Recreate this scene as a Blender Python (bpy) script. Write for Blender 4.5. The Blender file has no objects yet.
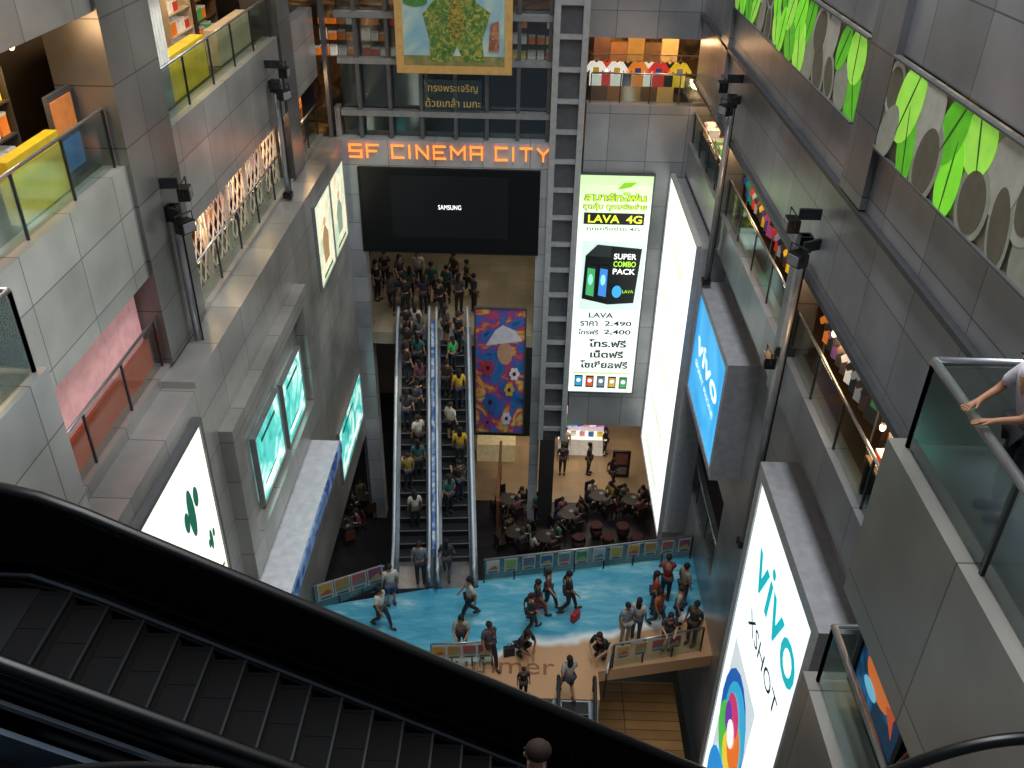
import bpy, bmesh, math, random
from mathutils import Vector, Matrix
random.seed(7)
R=math.radians; V=Vector
COL=bpy.context.scene.collection
CZ=26.0; F=900.0
camM=Matrix.Rotation(R(0.9),3,'Z')@Matrix.Rotation(R(57.5),3,'X')@Matrix.Rotation(R(1.1),3,'Z')
def P(px,py,x=None,y=None,z=None):
    d=camM@V(((px-512)/F,-(py-384)/F,-1)); o=V((0,0,CZ))
    if x is not None: t=(x-o.x)/d.x
    elif y is not None: t=(y-o.y)/d.y
    else: t=(z-o.z)/d.z
    return o+d*t
cam=bpy.data.cameras.new('camera'); co=bpy.data.objects.new('camera',cam); COL.objects.link(co)
cam.sensor_width=36; cam.lens=F/1024*36; cam.clip_start=.05; cam.clip_end=300
co.matrix_world=Matrix.Translation((0,0,CZ))@camM.to_4x4(); bpy.context.scene.camera=co
bpy.context.scene.view_settings.view_transform='Standard'
# ---------------- materials
def lin(h):
    if isinstance(h,tuple): return h
    r=[int(h[i:i+2],16)/255 for i in (0,2,4)]
    return tuple((c/12.92 if c<=.04045 else ((c+.055)/1.055)**2.4) for c in r)
MATS={}
def M(h,rough=.6,metal=0,em=0,noise=.12,scale=5):
    k=(h,rough,metal,em,noise,scale)
    if k in MATS: return MATS[k]
    m=bpy.data.materials.new('m_'+str(h)); m.use_nodes=True; nt=m.node_tree; b=nt.nodes['Principled BSDF']
    c=lin(h); tc=nt.nodes.new('ShaderNodeTexCoord'); n=nt.nodes.new('ShaderNodeTexNoise'); n.inputs['Scale'].default_value=scale; n.inputs['Detail'].default_value=3
    nt.links.new(tc.outputs['Object'],n.inputs['Vector'])
    r=nt.nodes.new('ShaderNodeValToRGB'); e=r.color_ramp.elements
    e[0].position=.3; e[1].position=.7
    e[0].color=(*[x*(1-noise) for x in c],1); e[1].color=(*[min(1,x*(1+noise)) for x in c],1)
    nt.links.new(n.outputs['Fac'],r.inputs['Fac']); nt.links.new(r.outputs['Color'],b.inputs['Base Color'])
    b.inputs['Roughness'].default_value=rough; b.inputs['Metallic'].default_value=metal
    if em>0:
        nt.links.new(r.outputs['Color'],b.inputs['Emission Color']); b.inputs['Emission Strength'].default_value=em
    MATS[k]=m; return m
def clad(name,h,axis,rough=.3,bw=1.6,bh=1.05,metal=.5,joint=.35):
    m=bpy.data.materials.new(name); m.use_nodes=True; nt=m.node_tree; b=nt.nodes['Principled BSDF']; L=nt.links.new
    g=nt.nodes.new('ShaderNodeNewGeometry'); s=nt.nodes.new('ShaderNodeSeparateXYZ'); cb=nt.nodes.new('ShaderNodeCombineXYZ')
    L(g.outputs['Position'],s.inputs[0]); L(s.outputs['XYZ'.index(axis[0])],cb.inputs[0]); L(s.outputs['XYZ'.index(axis[1])],cb.inputs[1])
    t=nt.nodes.new('ShaderNodeTexBrick'); L(cb.outputs[0],t.inputs['Vector']); c=lin(h)
    t.offset=0; t.inputs['Color1'].default_value=(*c,1); t.inputs['Color2'].default_value=(*[x*.75 for x in c],1); t.inputs['Mortar'].default_value=(*[x*joint for x in c],1)
    t.inputs['Scale'].default_value=1; t.inputs['Mortar Size'].default_value=.012; t.inputs['Brick Width'].default_value=bw; t.inputs['Row Height'].default_value=bh
    n=nt.nodes.new('ShaderNodeTexNoise'); n.inputs['Scale'].default_value=.35; n.inputs['Detail'].default_value=5; L(g.outputs['Position'],n.inputs['Vector'])
    mr=nt.nodes.new('ShaderNodeMapRange'); mr.inputs['From Min'].default_value=.25; mr.inputs['From Max'].default_value=.75; mr.inputs['To Min'].default_value=.45; mr.inputs['To Max'].default_value=1.4; L(n.outputs['Fac'],mr.inputs['Value'])
    mx=nt.nodes.new('ShaderNodeMix'); mx.data_type='RGBA'; mx.blend_type='MULTIPLY'; mx.inputs[0].default_value=1
    L(t.outputs['Color'],mx.inputs[6]); L(mr.outputs[0],mx.inputs[7]); L(mx.outputs[2],b.inputs['Base Color'])
    b.inputs['Roughness'].default_value=rough; b.inputs['Metallic'].default_value=metal; return m
def ramp_mat(name,stops,kind='noise',scale=3,em=0,rough=.5,dist=1.5):
    m=bpy.data.materials.new(name); m.use_nodes=True; nt=m.node_tree; b=nt.nodes['Principled BSDF']; L=nt.links.new
    g=nt.nodes.new('ShaderNodeNewGeometry')
    n=nt.nodes.new('ShaderNodeTexNoise'); n.inputs['Scale'].default_value=scale; n.inputs['Detail'].default_value=4; n.inputs['Distortion'].default_value=dist; o=n.outputs['Fac']
    L(g.outputs['Position'],n.inputs['Vector'])
    r=nt.nodes.new('ShaderNodeValToRGB'); L(o,r.inputs['Fac'])
    e=r.color_ramp.elements
    while len(e)<len(stops): e.new(.5)
    for i,(p,c) in enumerate(stops): e[i].position=p; e[i].color=(*lin(c),1)
    L(r.outputs['Color'],b.inputs['Base Color']); b.inputs['Roughness'].default_value=rough
    if em: L(r.outputs['Color'],b.inputs['Emission Color']); b.inputs['Emission Strength'].default_value=em
    return m
def glassmat(name,tint,fac,ro=.08):
    m=bpy.data.materials.new(name); m.use_nodes=True; nt=m.node_tree; nt.nodes.clear(); L=nt.links.new
    o=nt.nodes.new('ShaderNodeOutputMaterial'); t=nt.nodes.new('ShaderNodeBsdfTransparent'); g=nt.nodes.new('ShaderNodeBsdfGlossy'); x=nt.nodes.new('ShaderNodeMixShader')
    t.inputs[0].default_value=(*tint,1); g.inputs['Roughness'].default_value=ro; g.inputs[0].default_value=(.8,.9,.9,1); x.inputs[0].default_value=fac
    L(t.outputs[0],x.inputs[1]); L(g.outputs[0],x.inputs[2]); L(x.outputs[0],o.inputs[0]); return m
GL=glassmat('clear_glass',(.82,.9,.88),.13); GLD=glassmat('dark_glass',(.62,.66,.66),.14); GLR=glassmat('balcony_glass',(.45,.5,.49),.22,.12); GLF=glassmat('left_balcony_glass',(.55,.6,.58),.14,.4)
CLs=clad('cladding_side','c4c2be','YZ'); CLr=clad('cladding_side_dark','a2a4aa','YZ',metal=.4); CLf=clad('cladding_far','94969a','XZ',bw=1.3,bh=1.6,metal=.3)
STEEL=M('a9adb0',.3,.8); DSTEEL=M('3c3e42',.35,.7); BLK=M('0b0b0c',.35); DARK=M('1b1a1c',.6)
WHITE=M('d8d8d4',.5)
# ---------------- mesh builder
TXT={}
def textgeo(s,ex=0.0,off=0.0):
    if (s,ex,off) in TXT: return TXT[(s,ex,off)]
    c=bpy.data.curves.new('t','FONT'); c.body=s; c.extrude=ex; c.offset=off; c.resolution_u=3
    o=bpy.data.objects.new('t',c); COL.objects.link(o); dg=bpy.context.evaluated_depsgraph_get()
    me=bpy.data.meshes.new_from_object(o.evaluated_get(dg)); vs=[v.co.copy() for v in me.vertices]; fs=[tuple(p.vertices) for p in me.polygons]
    bpy.data.objects.remove(o); bpy.data.curves.remove(c); bpy.data.meshes.remove(me)
    if not vs: vs=[V((0,0,0)),V((1,0,0)),V((0,1,0))]; fs=[(0,1,2)]
    x0=min(v.x for v in vs); x1=max(v.x for v in vs); y0=min(v.y for v in vs); y1=max(v.y for v in vs)
    TXT[(s,ex,off)]=([V((v.x-x0,v.y-y0,v.z)) for v in vs],fs,x1-x0,y1-y0); return TXT[(s,ex,off)]
class MB:
    def __init__(s): s.v=[]; s.f=[]
    def add(s,vs,fs):
        n=len(s.v); s.v+= [V(v) for v in vs]; s.f+=[tuple(i+n for i in f) for f in fs]; return s
    def box(s,a,b,T=None):
        x0,y0,z0=a; x1,y1,z1=b
        vs=[V((x,y,z)) for x in (x0,x1) for y in (y0,y1) for z in (z0,z1)]
        if T: vs=[T@v for v in vs]
        return s.add(vs,[(0,1,3,2),(4,6,7,5),(0,4,5,1),(2,3,7,6),(0,2,6,4),(1,5,7,3)])
    def quadprism(s,ps,n):
        ps=[V(p) for p in ps]; n=V(n); k=len(ps)
        return s.add(ps+[p+n for p in ps],[tuple(range(k))[::-1],tuple(range(k,2*k))]+[(i,(i+1)%k,(i+1)%k+k,i+k) for i in range(k)])
    def tube(s,pts,r,seg=8,cap=True):
        pts=[V(p) for p in pts]; base=len(s.v); rs=r if isinstance(r,(list,tuple)) else [r]*len(pts)
        for i,p in enumerate(pts):
            d=(pts[min(i+1,len(pts)-1)]-pts[max(i-1,0)]).normalized()
            a=V((0,0,1)) if abs(d.z)<.9 else V((1,0,0)); u=d.cross(a).normalized(); w=d.cross(u)
            for k in range(seg):
                t=2*math.pi*k/seg; s.v.append(p+(u*math.cos(t)+w*math.sin(t))*rs[i])
        for i in range(len(pts)-1):
            for k in range(seg): s.f.append((base+i*seg+k,base+i*seg+(k+1)%seg,base+(i+1)*seg+(k+1)%seg,base+(i+1)*seg+k))
        if cap: s.f.append(tuple(base+k for k in range(seg))[::-1]); s.f.append(tuple(base+(len(pts)-1)*seg+k for k in range(seg)))
        return s
    def lathe(s,c,prof,seg=14):
        return s.tube([V(c)+V((0,0,z)) for r,z in prof],[max(r,.001) for r,z in prof],seg)
    def ball(s,c,rx,ry,rz,seg=10):
        b=len(s.v); c=V(c); n=seg//2+1
        for i in range(n+1):
            a=math.pi*i/n
            for k in range(seg):
                t=2*math.pi*k/seg; s.v.append(c+V((rx*math.sin(a)*math.cos(t),ry*math.sin(a)*math.sin(t),rz*math.cos(a))))
        for i in range(n):
            for k in range(seg): s.f.append((b+i*seg+k,b+(i+1)*seg+k,b+(i+1)*seg+(k+1)%seg,b+i*seg+(k+1)%seg))
        return s
    def text(s,t,O,Rv,U,N,h=None,w=None,ex=.0,center=True,off=0.0):
        vs,fs,tw,th=textgeo(t,ex,off); sy=(h/th) if h else w/tw; sx=sy
        if h and w: sx=w/tw
        o_=-tw*sx/2 if center else 0
        return s.add([V(O)+V(Rv)*(v.x*sx+o_)+V(U)*(v.y*sy)+V(N)*(v.z*sy+.004) for v in vs],fs)
    def mesh(s,name,off=V((0,0,0)),smooth=False):
        me=bpy.data.meshes.new(name); me.from_pydata([tuple(v-off) for v in s.v],[],s.f)
        bm=bmesh.new(); bm.from_mesh(me); bmesh.ops.recalc_face_normals(bm,faces=bm.faces); bm.to_mesh(me); bm.free()
        if smooth: me.polygons.foreach_set('use_smooth',[True]*len(me.polygons))
        return me
ROOT={}
def tag(o,label,cat,group=None):
    o['label']=label; o['category']=cat
    if group: o['group']=group
    return o
def thing(name,label,cat,loc,rz=0,group=None):
    o=bpy.data.objects.new(name,None); COL.objects.link(o); o.location=loc; o.rotation_euler.z=rz; o.empty_display_size=.2
    ROOT[o.name]=V(loc); return tag(o,label,cat,group)
def part(mb,name,mat,parent,local=False,smooth=False):
    off=V((0,0,0)) if local else ROOT[parent.name]
    o=bpy.data.objects.new(name,mb.mesh(name,off,smooth)); COL.objects.link(o); o.data.materials.append(mat); o.parent=parent
    ROOT[o.name]=ROOT[parent.name]; return o
def single(mb,name,mat,label,cat,group=None,smooth=False):
    xs=[v.x for v in mb.v]; ys=[v.y for v in mb.v]; z=min(v.z for v in mb.v); c=V(((min(xs)+max(xs))/2,(min(ys)+max(ys))/2,z))
    o=bpy.data.objects.new(name,mb.mesh(name,c,smooth)); COL.objects.link(o); o.data.materials.append(mat); o.location=c; ROOT[o.name]=c
    return tag(o,label,cat,group)
def struct(mb,name,mat):
    o=bpy.data.objects.new(name,mb.mesh(name)); COL.objects.link(o); o.data.materials.append(mat); o['kind']='structure'; ROOT[o.name]=V((0,0,0)); return o
def inst(name,label,cat,parts,loc,rz=0,group=None,sc=1):
    t=thing(name,label,cat,loc,rz,group); t.scale=(sc,sc,sc) if not isinstance(sc,tuple) else sc
    for pn,me,mat in parts:
        o=bpy.data.objects.new(pn,me); COL.objects.link(o); o.parent=t
        if not me.materials: me.materials.append(mat)
        o.material_slots[0].link='OBJECT'; o.material_slots[0].material=mat
    return t
def bx(*a):
    m=MB()
    for q in a: m.box(q[:3],q[3:])
    return m
# ---------------- levels
Z5=20.7; Z4=16.7; ZB=5.0; RISE=4.25; ZU=ZB+RISE; ZR5=21.8
XL,XL2,XR4,XS,XRW=-7.0,-6.35,5.3,5.15,5.8
YF=30.0
# ---------------- structure : ground and bridge
struct(bx((-12,4,-.3,12,42,0)),'floor_ground',ramp_mat('dark_carpet',[(.35,'100f10'),(.65,'221b1d')],scale=2))
g0=P(470,500,z=0)
struct(bx((g0.x-.2,g0.y,0.0,6.5,38,.02)),'floor_tiled',clad('tan_tiles','a88c6c','XY',bw=.9,bh=.9,metal=0,joint=.8))
def oceanmat():
    m=bpy.data.materials.new('ocean_floor_print'); m.use_nodes=True; nt=m.node_tree; b=nt.nodes['Principled BSDF']; L=nt.links.new
    g=nt.nodes.new('ShaderNodeNewGeometry'); n=nt.nodes.new('ShaderNodeTexNoise'); n.inputs['Scale'].default_value=1.3; n.inputs['Detail'].default_value=7; n.inputs['Roughness'].default_value=.6; n.inputs['Distortion'].default_value=.3
    mp=nt.nodes.new('ShaderNodeMapping'); mp.inputs['Scale'].default_value=(.6,2.0,1); L(g.outputs['Position'],mp.inputs[0]); L(mp.outputs[0],n.inputs['Vector'])
    r=nt.nodes.new('ShaderNodeValToRGB'); L(n.outputs['Fac'],r.inputs['Fac']); e=r.color_ramp.elements
    e[0].position=.3; e[0].color=(*lin('2f8fb2'),1); e[1].position=.74; e[1].color=(*lin('cfe4ea'),1)
    a=e.new(.5); a.color=(*lin('52a8c4'),1); a=e.new(.62); a.color=(*lin('7cbdd0'),1)
    s=nt.nodes.new('ShaderNodeSeparateXYZ'); L(g.outputs['Position'],s.inputs[0])
    n2=nt.nodes.new('ShaderNodeTexNoise'); n2.inputs['Scale'].default_value=.8; L(g.outputs['Position'],n2.inputs['Vector'])
    m1=nt.nodes.new('ShaderNodeMath'); m1.operation='MULTIPLY_ADD'; m1.inputs[1].default_value=-.28; L(s.outputs[0],m1.inputs[0]); L(s.outputs[1],m1.inputs[2])
    m2=nt.nodes.new('ShaderNodeMath'); m2.operation='MULTIPLY_ADD'; m2.inputs[1].default_value=1.2; L(n2.outputs['Fac'],m2.inputs[0]); L(m1.outputs[0],m2.inputs[2])
    sh=P(545,650,z=ZB); s0=sh.y-.28*sh.x+.6
    mr=nt.nodes.new('ShaderNodeMapRange'); mr.inputs['From Min'].default_value=s0-.25; mr.inputs['From Max'].default_value=s0+.5; L(m2.outputs[0],mr.inputs['Value'])
    r2=nt.nodes.new('ShaderNodeValToRGB'); L(mr.outputs[0],r2.inputs['Fac']); e=r2.color_ramp.elements
    e[0].position=.3; e[0].color=(*lin('c2966f'),1); e[1].position=.55; e[1].color=(*lin('e0e8e8'),1)
    mx=nt.nodes.new('ShaderNodeMix'); mx.data_type='RGBA'
    mr2=nt.nodes.new('ShaderNodeMapRange'); mr2.inputs['From Min'].default_value=.65; mr2.inputs['From Max'].default_value=1; L(mr.outputs[0],mr2.inputs['Value'])
    L(mr2.outputs[0],mx.inputs[0]); L(r2.outputs['Color'],mx.inputs[6]); L(r.outputs['Color'],mx.inputs[7]); L(mx.outputs[2],b.inputs['Base Color']); b.inputs['Roughness'].default_value=.35
    return m
OC=oceanmat()
A=P(300,607,z=ZB); Bp=P(484,580,z=ZB); Cc=P(690,556,z=ZB)
A.x=-6.35; Cc.x=XRW
n2=P(600,700,z=ZB); hole=[P(612,672,z=ZB),P(700,655,z=ZB)]
br=MB(); poly=[V((-6.35,n2.y,ZB)),V((n2.x,n2.y,ZB)),V((n2.x,hole[0].y,ZB)),V((XRW,hole[1].y,ZB)),Cc,Bp,V((A.x,A.y,ZB))]
br.quadprism([p-V((0,0,.45)) for p in poly],(0,0,.45)); struct(br,'floor_bridge',OC)
struct(bx((-12,39.6,0,XR4+2,40,ZU+6)),'wall_back',M('4a4038',.7,scale=1))
# ---------------- left wall
XBD=XL2+.04
zbt=P(193,424,x=XBD).z; ybt=P(193,424,x=XBD).y
w=bx((XL-.4,8.6,Z5-2.1,XL,YF,Z5),(XL-.4,0,Z4-8,XL,14.5,Z4),(XL-.4,14.5,Z4-.5,XL,YF,Z4),(XL-.4,8.6,23.2,XL,YF,27.5))
struct(w,'wall_left',CLs)
struct(bx((XL-.9,15,Z4,XL+.08,17.1,27.5),(XL-.9,25.6,Z4,XL+.08,26.9,27.5)),'wall_left_columns',clad('cladding_column','8a8987','YZ'))
struct(bx((-12,8,Z5-.35,XL-.4,40,Z5-.02),(-12,8,Z4-.35,XL-.4,40,Z4-.02),(-12,8,24.4,XL-.4,40,24.7)),'floor_left',M('54483c',.35,scale=1))
struct(bx((-9.6,8,Z4,-9.4,40,27.5)),'wall_left_back',M('3a322a',.5,scale=1))
struct(bx((XL-1,14.5,ZB-.4,XL2,YF,Z4-.1)),'wall_left_lower',CLs)
struct(bx((XL-1,0,ZB-.4,XL2,14.5,zbt+.45)),'wall_left_base',CLs)
struct(bx((-9,2,Z5-2.2,-5.3,8.4,Z5),(-9,2,Z4-12,-5.6,8.0,Z4)),'wall_left_tower',CLs)
# ---------------- right wall
yc1=P(848,178,x=XR4).y; yc0=yc1-1.1
struct(bx((XR4,7.6,18.75,XR4+.4,YF,ZR5),(XR4,7.6,23.15,XR4+.4,YF,28)),'wall_right',CLr)
struct(bx((XR4-.12,yc0,20.8,XR4+.7,yc1,28),(XR4-.12,25.2,18.75,XR4+.7,26.2,28),(XR4-.1,16.05,Z4-1,XR4+.5,16.45,18.8),(XR4-.1,23.6,Z4-1,XR4+.5,23.95,18.8)),'wall_right_columns',clad('cladding_col_r','8c8e92','YZ'))
struct(bx((XR4-.1,7.6,18.67,XR4+.1,YF,18.78),(XR4-.12,7.6,20.68,XR4+.1,YF,20.77)),'trim_1',M('4a4c50',.4,.5))
struct(bx((XR4,7.5,Z4-1.0,XR4+.4,YF,Z4),(XRW,4,0,XRW+.6,20,Z4-1),(XRW,27,0,XRW+.6,YF,Z4-1),(XRW,20,0,XRW+.6,27,6.5),(XRW,20,9.4,XRW+.6,27,Z4-1)),'wall_right_lower',CLr)
struct(bx((XR4+.4,8,ZR5-.35,12,40,ZR5),(XR4+.4,7.5,Z4-.35,12,40,Z4),(XRW+.6,20,6.2,9,27,6.5)),'floor_right',M('4a3e32',.35,scale=1))
struct(bx((7.6,8,Z4,7.8,40,28),(9,20,5,9.2,27,10)),'wall_right_back',ramp_mat('warm_backwall_r',[(.35,'1f1915'),(.52,'5a4028'),(.68,'a87a44')],scale=1.3,em=.1))  # warm patches with low emission paint shop light onto the back wall
struct(bx((3.7,1,Z5-2.1,9,7.5,Z5-.0),(3.7,1,Z4-12,9,7.9,Z4),(7.5,1,Z4,9,7.5,Z5-2.1)),'wall_right_tower',clad('cladding_tower','a09d96','YZ',bw=1.9,bh=2.1,metal=.25))
# ---------------- far wall
def FR(x0,y0,x1,y1,Y):
    xm=(x0+x1)/2; ym=(y0+y1)/2
    return P(x0,ym,y=Y).x,P(x1,ym,y=Y).x,P(xm,y1,y=Y).z,P(xm,y0,y=Y).z
rr=FR(578,105,672,426,YF)
struct(bx((P(578,250,y=YF).x,YF,rr[2],XR4+.8,YF+.5,rr[3]),(P(578,0,y=YF).x,YF,P(630,38,y=YF).z,XR4+.8,YF+.5,27.5)),'wall_far',CLf)
LX0=P(343,160,y=YF-.2).x; LX1=P(363,210,y=YF-.2).x; RX0=P(537,210,y=YF-.2).x; RX1=P(548,210,y=YF-.2).x
struct(bx((LX1,YF-.3,ZU-.5,RX0,YF+.6,ZU),(-7,YF+.6,ZU-.5,XR4+1,40,ZU)),'floor_upper',clad('beige_tiles','a89a80','XY',bw=.8,bh=.8,metal=0,joint=.8))
ZT=P(450,141,y=YF-.2).z; ZTb=P(450,170,y=YF-.2).z; ZSb=P(450,252,y=YF-.2).z
struct(bx((LX0,YF-.3,ZTb,RX1,YF+.3,ZT),(LX0,YF-.3,0,LX1,YF+.3,ZTb),(RX0,YF-.3,0,RX1,YF+.3,ZTb)),'wall_far_portal',clad('portal','b4b8bc','XZ',metal=.2))
struct(bx((XL2-.2,YF,0,LX0,YF+.4,ZT+1)),'wall_far_left',CLf)
struct(bx((LX1,YF+.3,ZSb+.1,RX0,YF+.5,ZTb)),'wall_far_header',DARK)
struct(bx((XL-1,YF+.5,Z4-.4,12,40,Z4),(XL-1,YF+.5,Z5-.4,12,40,Z5),(XL-1,33.4,Z4,12,33.6,27.5)),'floor_far',ramp_mat('warm_far',[(.38,'2a211c'),(.55,'6a4a2c'),(.7,'b08848')],scale=1.2,em=.1))  # warm patches with low emission paint shop light here too
win=struct(bx((-6.3,YF+.25,ZT,RX1,YF+.27,27)),'window_1',GLD)
for px in (325,357,388,420,455,487,519,550):
    x=P(px,60,y=YF).x; part(bx((x-.06,YF-.1,ZT,x+.06,YF+.25,27)),'mullion',M('6a6c70',.35,.6),win)
for py in (16,62,114):
    z=P(450,py,y=YF).z; part(bx((-6.3,YF-.14,z-.09,RX1,YF+.2,z+.09)),'transom',M('8c8f92',.4,.4),win)
struct(bx((-6.3,YF+.3,ZT,RX1,YF+.4,P(450,64,y=YF).z-.1)),'trim_3',M('34363a',.4,.3,scale=1))
cx0=P(551,100,y=YF-.4).x; cx1=P(585,100,y=YF-.4).x
t=thing('steel_column','tall grey steel column with ladder-like rungs between the screen and the phone advert','column',(cx0+.5,YF-.4,0))
for x in (cx0,cx1-.2): part(bx((x,YF-.55,4.6,x+.2,YF-.25,27)),'upright',M('a0a3a6',.4,.3),t)
for i in range(22): part(bx((cx0+.2,YF-.47,5+i*1.0,cx1-.2,YF-.33,5.14+i*1.0)),'rung',M('9ea1a4',.4,.3),t)
part(bx((cx0+.1,YF-.3,4.6,cx1-.1,YF-.26,27)),'back_panel',M('5a5c60',.3,.3),t)
part(bx((cx0+.1,YF-.5,0,cx0+.7,YF-.1,4.6)),'column_base',M('2c2a2a',.5),t)
# ---------------- boards
X_,Y_,Z_=V((1,0,0)),V((0,1,0)),V((0,0,1))
class Board:
    def __init__(s,name,label,cat,O,Rv,W,H,face,frame=None,fw=.08,depth=.15,group=None,up=Z_):
        s.O=V(O); s.R=V(Rv); s.U=V(up); s.N=s.R.cross(s.U); s.W=W; s.H=H; s.k=0
        s.t=thing(name,label,cat,s.O+s.R*W/2-s.N*depth,0,group)
        s.poly([(0,0),(1,0),(1,1),(0,1)],face,'panel',th=-depth)
        if frame:
            m=MB(); a=fw/W; b=fw/H
            for q in ([(-a,-b),(1+a,-b),(1+a,0),(-a,0)],[(-a,1),(1+a,1),(1+a,1+b),(-a,1+b)],[(-a,0),(0,0),(0,1),(-a,1)],[(1,0),(1+a,0),(1+a,1),(1,1)]):
                m.quadprism([s.pt(u,v)-s.N*depth for u,v in q],s.N*(depth+.04))
            part(m,'frame',frame,s.t)
    def pt(s,u,v,n=0): return s.O+s.R*(u*s.W)+s.U*(v*s.H)+s.N*n
    def poly(s,ps,mat,name,th=.006):
        m=MB(); m.quadprism([s.pt(u,v,s.k*.007) for u,v in ps],s.N*th); s.k+=1; return part(m,name,mat,s.t)
    def rect(s,u0,v0,u1,v1,mat,name): return s.poly([(u0,v0),(u1,v0),(u1,v1),(u0,v1)],mat,name)
    def ell(s,u,v,ru,rv,mat,name,n=18,a0=0,a1=360): return s.poly([(u+ru*math.cos(R(a0+(a1-a0)*i/n)),v+rv*math.sin(R(a0+(a1-a0)*i/n))) for i in range(n+(a1-a0<360))],mat,name)
    def text(s,t,u,v,hf,mat,name='lettering',wf=None,off=0.0):
        m=MB(); m.text(t,s.pt(u,v,s.k*.007+.004),s.R,s.U,s.N,h=hf*s.H,w=wf*s.W if wf else None,off=off); s.k+=1; return part(m,name,mat,s.t)
def E(h,e=1.0): return M(h,.4,0,e,.03,2)
r=FR(362,170,538,252,YF-.35)
b=Board('video_screen','huge black video screen under the orange cinema lettering','screen',(r[0],YF-.35,r[2]),X_,r[1]-r[0],r[3]-r[2],M('060607',.3),M('0c0c0e',.4),.05,.25)
b.rect(.17,.18,.83,.93,M('101013',.3,0,.2),'picture'); b.text('SAMSUNG',.5,.53,.055,E('ffffff',1.5),wf=.13)
r=FR(350,147,549,159,YF-.4)
LT={'S':[(1,1,0,1),(0,1,0,.5),(0,.5,1,.5),(1,.5,1,0),(1,0,0,0)],'F':[(1,1,0,1),(0,1,0,0),(0,.5,.8,.5)],'C':[(1,1,0,1),(0,1,0,0),(0,0,1,0)],'I':[(0,0,0,1)],'N':[(0,0,0,1),(0,1,1,0),(1,0,1,1)],'E':[(1,1,0,1),(0,1,0,0),(0,0,1,0),(0,.5,.8,.5)],'M':[(0,0,0,1),(0,1,.5,.4),(.5,.4,1,1),(1,1,1,0)],'A':[(0,0,0,1),(0,1,1,1),(1,1,1,0),(0,.45,1,.45)],'T':[(0,1,1,1),(.5,1,.5,0)],'Y':[(0,1,.5,.5),(.5,.5,1,1),(.5,.5,.5,0)]}
t=thing('cinema_sign','glowing orange lettering of the cinema name above the big screen','sign',((r[0]+r[1])/2,YF-.4,r[2])); OG=E('ff9440',1.05)
ADV={' ':.7,'I':.65,'M':1.75}; s_='SF CINEMA CITY'; tot=sum(ADV.get(c,1.55) for c in s_)-.55; un=(r[1]-r[0])/tot; H_=r[3]-r[2]; xx=r[0]; th=.06
for c in s_:
    wd={'I':0,'M':1.2,' ':0}.get(c,1)*un
    if c!=' ':
        m=MB()
        for a0,b0,a1,b1 in LT[c]:
            p=V((xx+a0*wd,YF-.42,r[2]+b0*H_)); q=V((xx+a1*wd,YF-.42,r[2]+b1*H_)); d=(q-p).normalized(); n_=V((-d.z,0,d.x))*th/2; p-=d*th/2; q+=d*th/2
            m.quadprism([p-n_,q-n_,q+n_,p+n_],(0,.05,0))
        part(m,'letter',OG,t)
    xx+=ADV.get(c,1.55)*un
r=FR(424,80,482,110,YF-.2)
b=Board('notice_sign','dim gold Thai writing on the dark glazing under the framed painting','sign',(r[0],YF-.2,r[2]),X_,r[1]-r[0],r[3]-r[2],GL,None,depth=.02)
b.text('ทรงพระเจริญ',.5,.56,.3,E('9a8048',.35),wf=.85); b.text('ด้วยเกล้า เมกะ',.5,.1,.3,E('9a8048',.35),wf=.95)
r=FR(402,-40,505,66,YF-.6)
b=Board('framed_painting','large painting of a green coat in a gold frame on the far wall','painting',(r[0],YF-.6,r[2]),X_,r[1]-r[0],r[3]-r[2],ramp_mat('paint_sky',[(.3,'6d9aae'),(.7,'b4c4ae')],scale=.7,em=.08),M('d0a868',.4,.3),.24,.15)
b.rect(.0,.0,1,.1,ramp_mat('paint_ground',[(.3,'5b6b3a'),(.7,'9a8a5a')],scale=2),'painted_ground')
b.poly([(.26,.04),(.26,.25),(.2,.5),(.3,.62),(.36,.8),(.68,.8),(.72,.62),(.86,.52),(.78,.25),(.8,.04),(.6,.04),(.53,.2),(.46,.04)],ramp_mat('paint_green',[(.35,'35602c'),(.5,'5a7a38'),(.65,'a8a04a')],scale=5),'painted_coat')
b.ell(.13,.62,.12,.05,ramp_mat('paint_leaf',[(.3,'2e6a38'),(.7,'4f8a3a')],scale=5),'painted_branch'); b.ell(.52,.45,.08,.2,ramp_mat('paint_gold',[(.4,'a8903a'),(.6,'3c5a2c')],scale=9),'painted_scarf')
b.poly([(.84,.15),(.95,.15),(.94,.45),(.86,.42)],ramp_mat('paint_brown',[(.4,'7a4a3a'),(.6,'a87a5a')],scale=5),'painted_trunk')
# phone advert
r=FR(574,175,643,392,YF-.15)
b=Board('phone_advert','tall white lit phone advert with green headline and prices','advertisement',(r[0],YF-.15,r[2]),X_,r[1]-r[0],r[3]-r[2],E('dce8e2',1.05),M('55585c',.4,.5),.05,.12)
GRN=E('a4c81c',.9); BK=M('262626',.5)
for i,c in enumerate(('b8dca0','c4e0b0','cce4bc','d2e6c8','d8e8d4')): b.rect(0,.96-i*.045,1,1-i*.045 if i==0 else .96-(i-1)*.045,E(c,1),'tint_band')
b.poly([(.52,.945),(.6,.972),(.78,.975),(.7,.955),(.6,.948)],E('7ab81c',.9),'leaf_mark')
b.text('สมาร์ทโฟน',.5,.895,.038,M('3a5a1c'),wf=.86,off=.06); b.text('สมาร์ทโฟน',.5,.896,.036,E('b8dc20',.95),wf=.84,off=.02)
b.text('สุดคุ้ม ทุกเครือข่าย',.5,.856,.034,M('2f4a18'),wf=.88,off=.05); b.text('สุดคุ้ม ทุกเครือข่าย',.5,.857,.032,E('c8e430',.95),wf=.86,off=.01)
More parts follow.
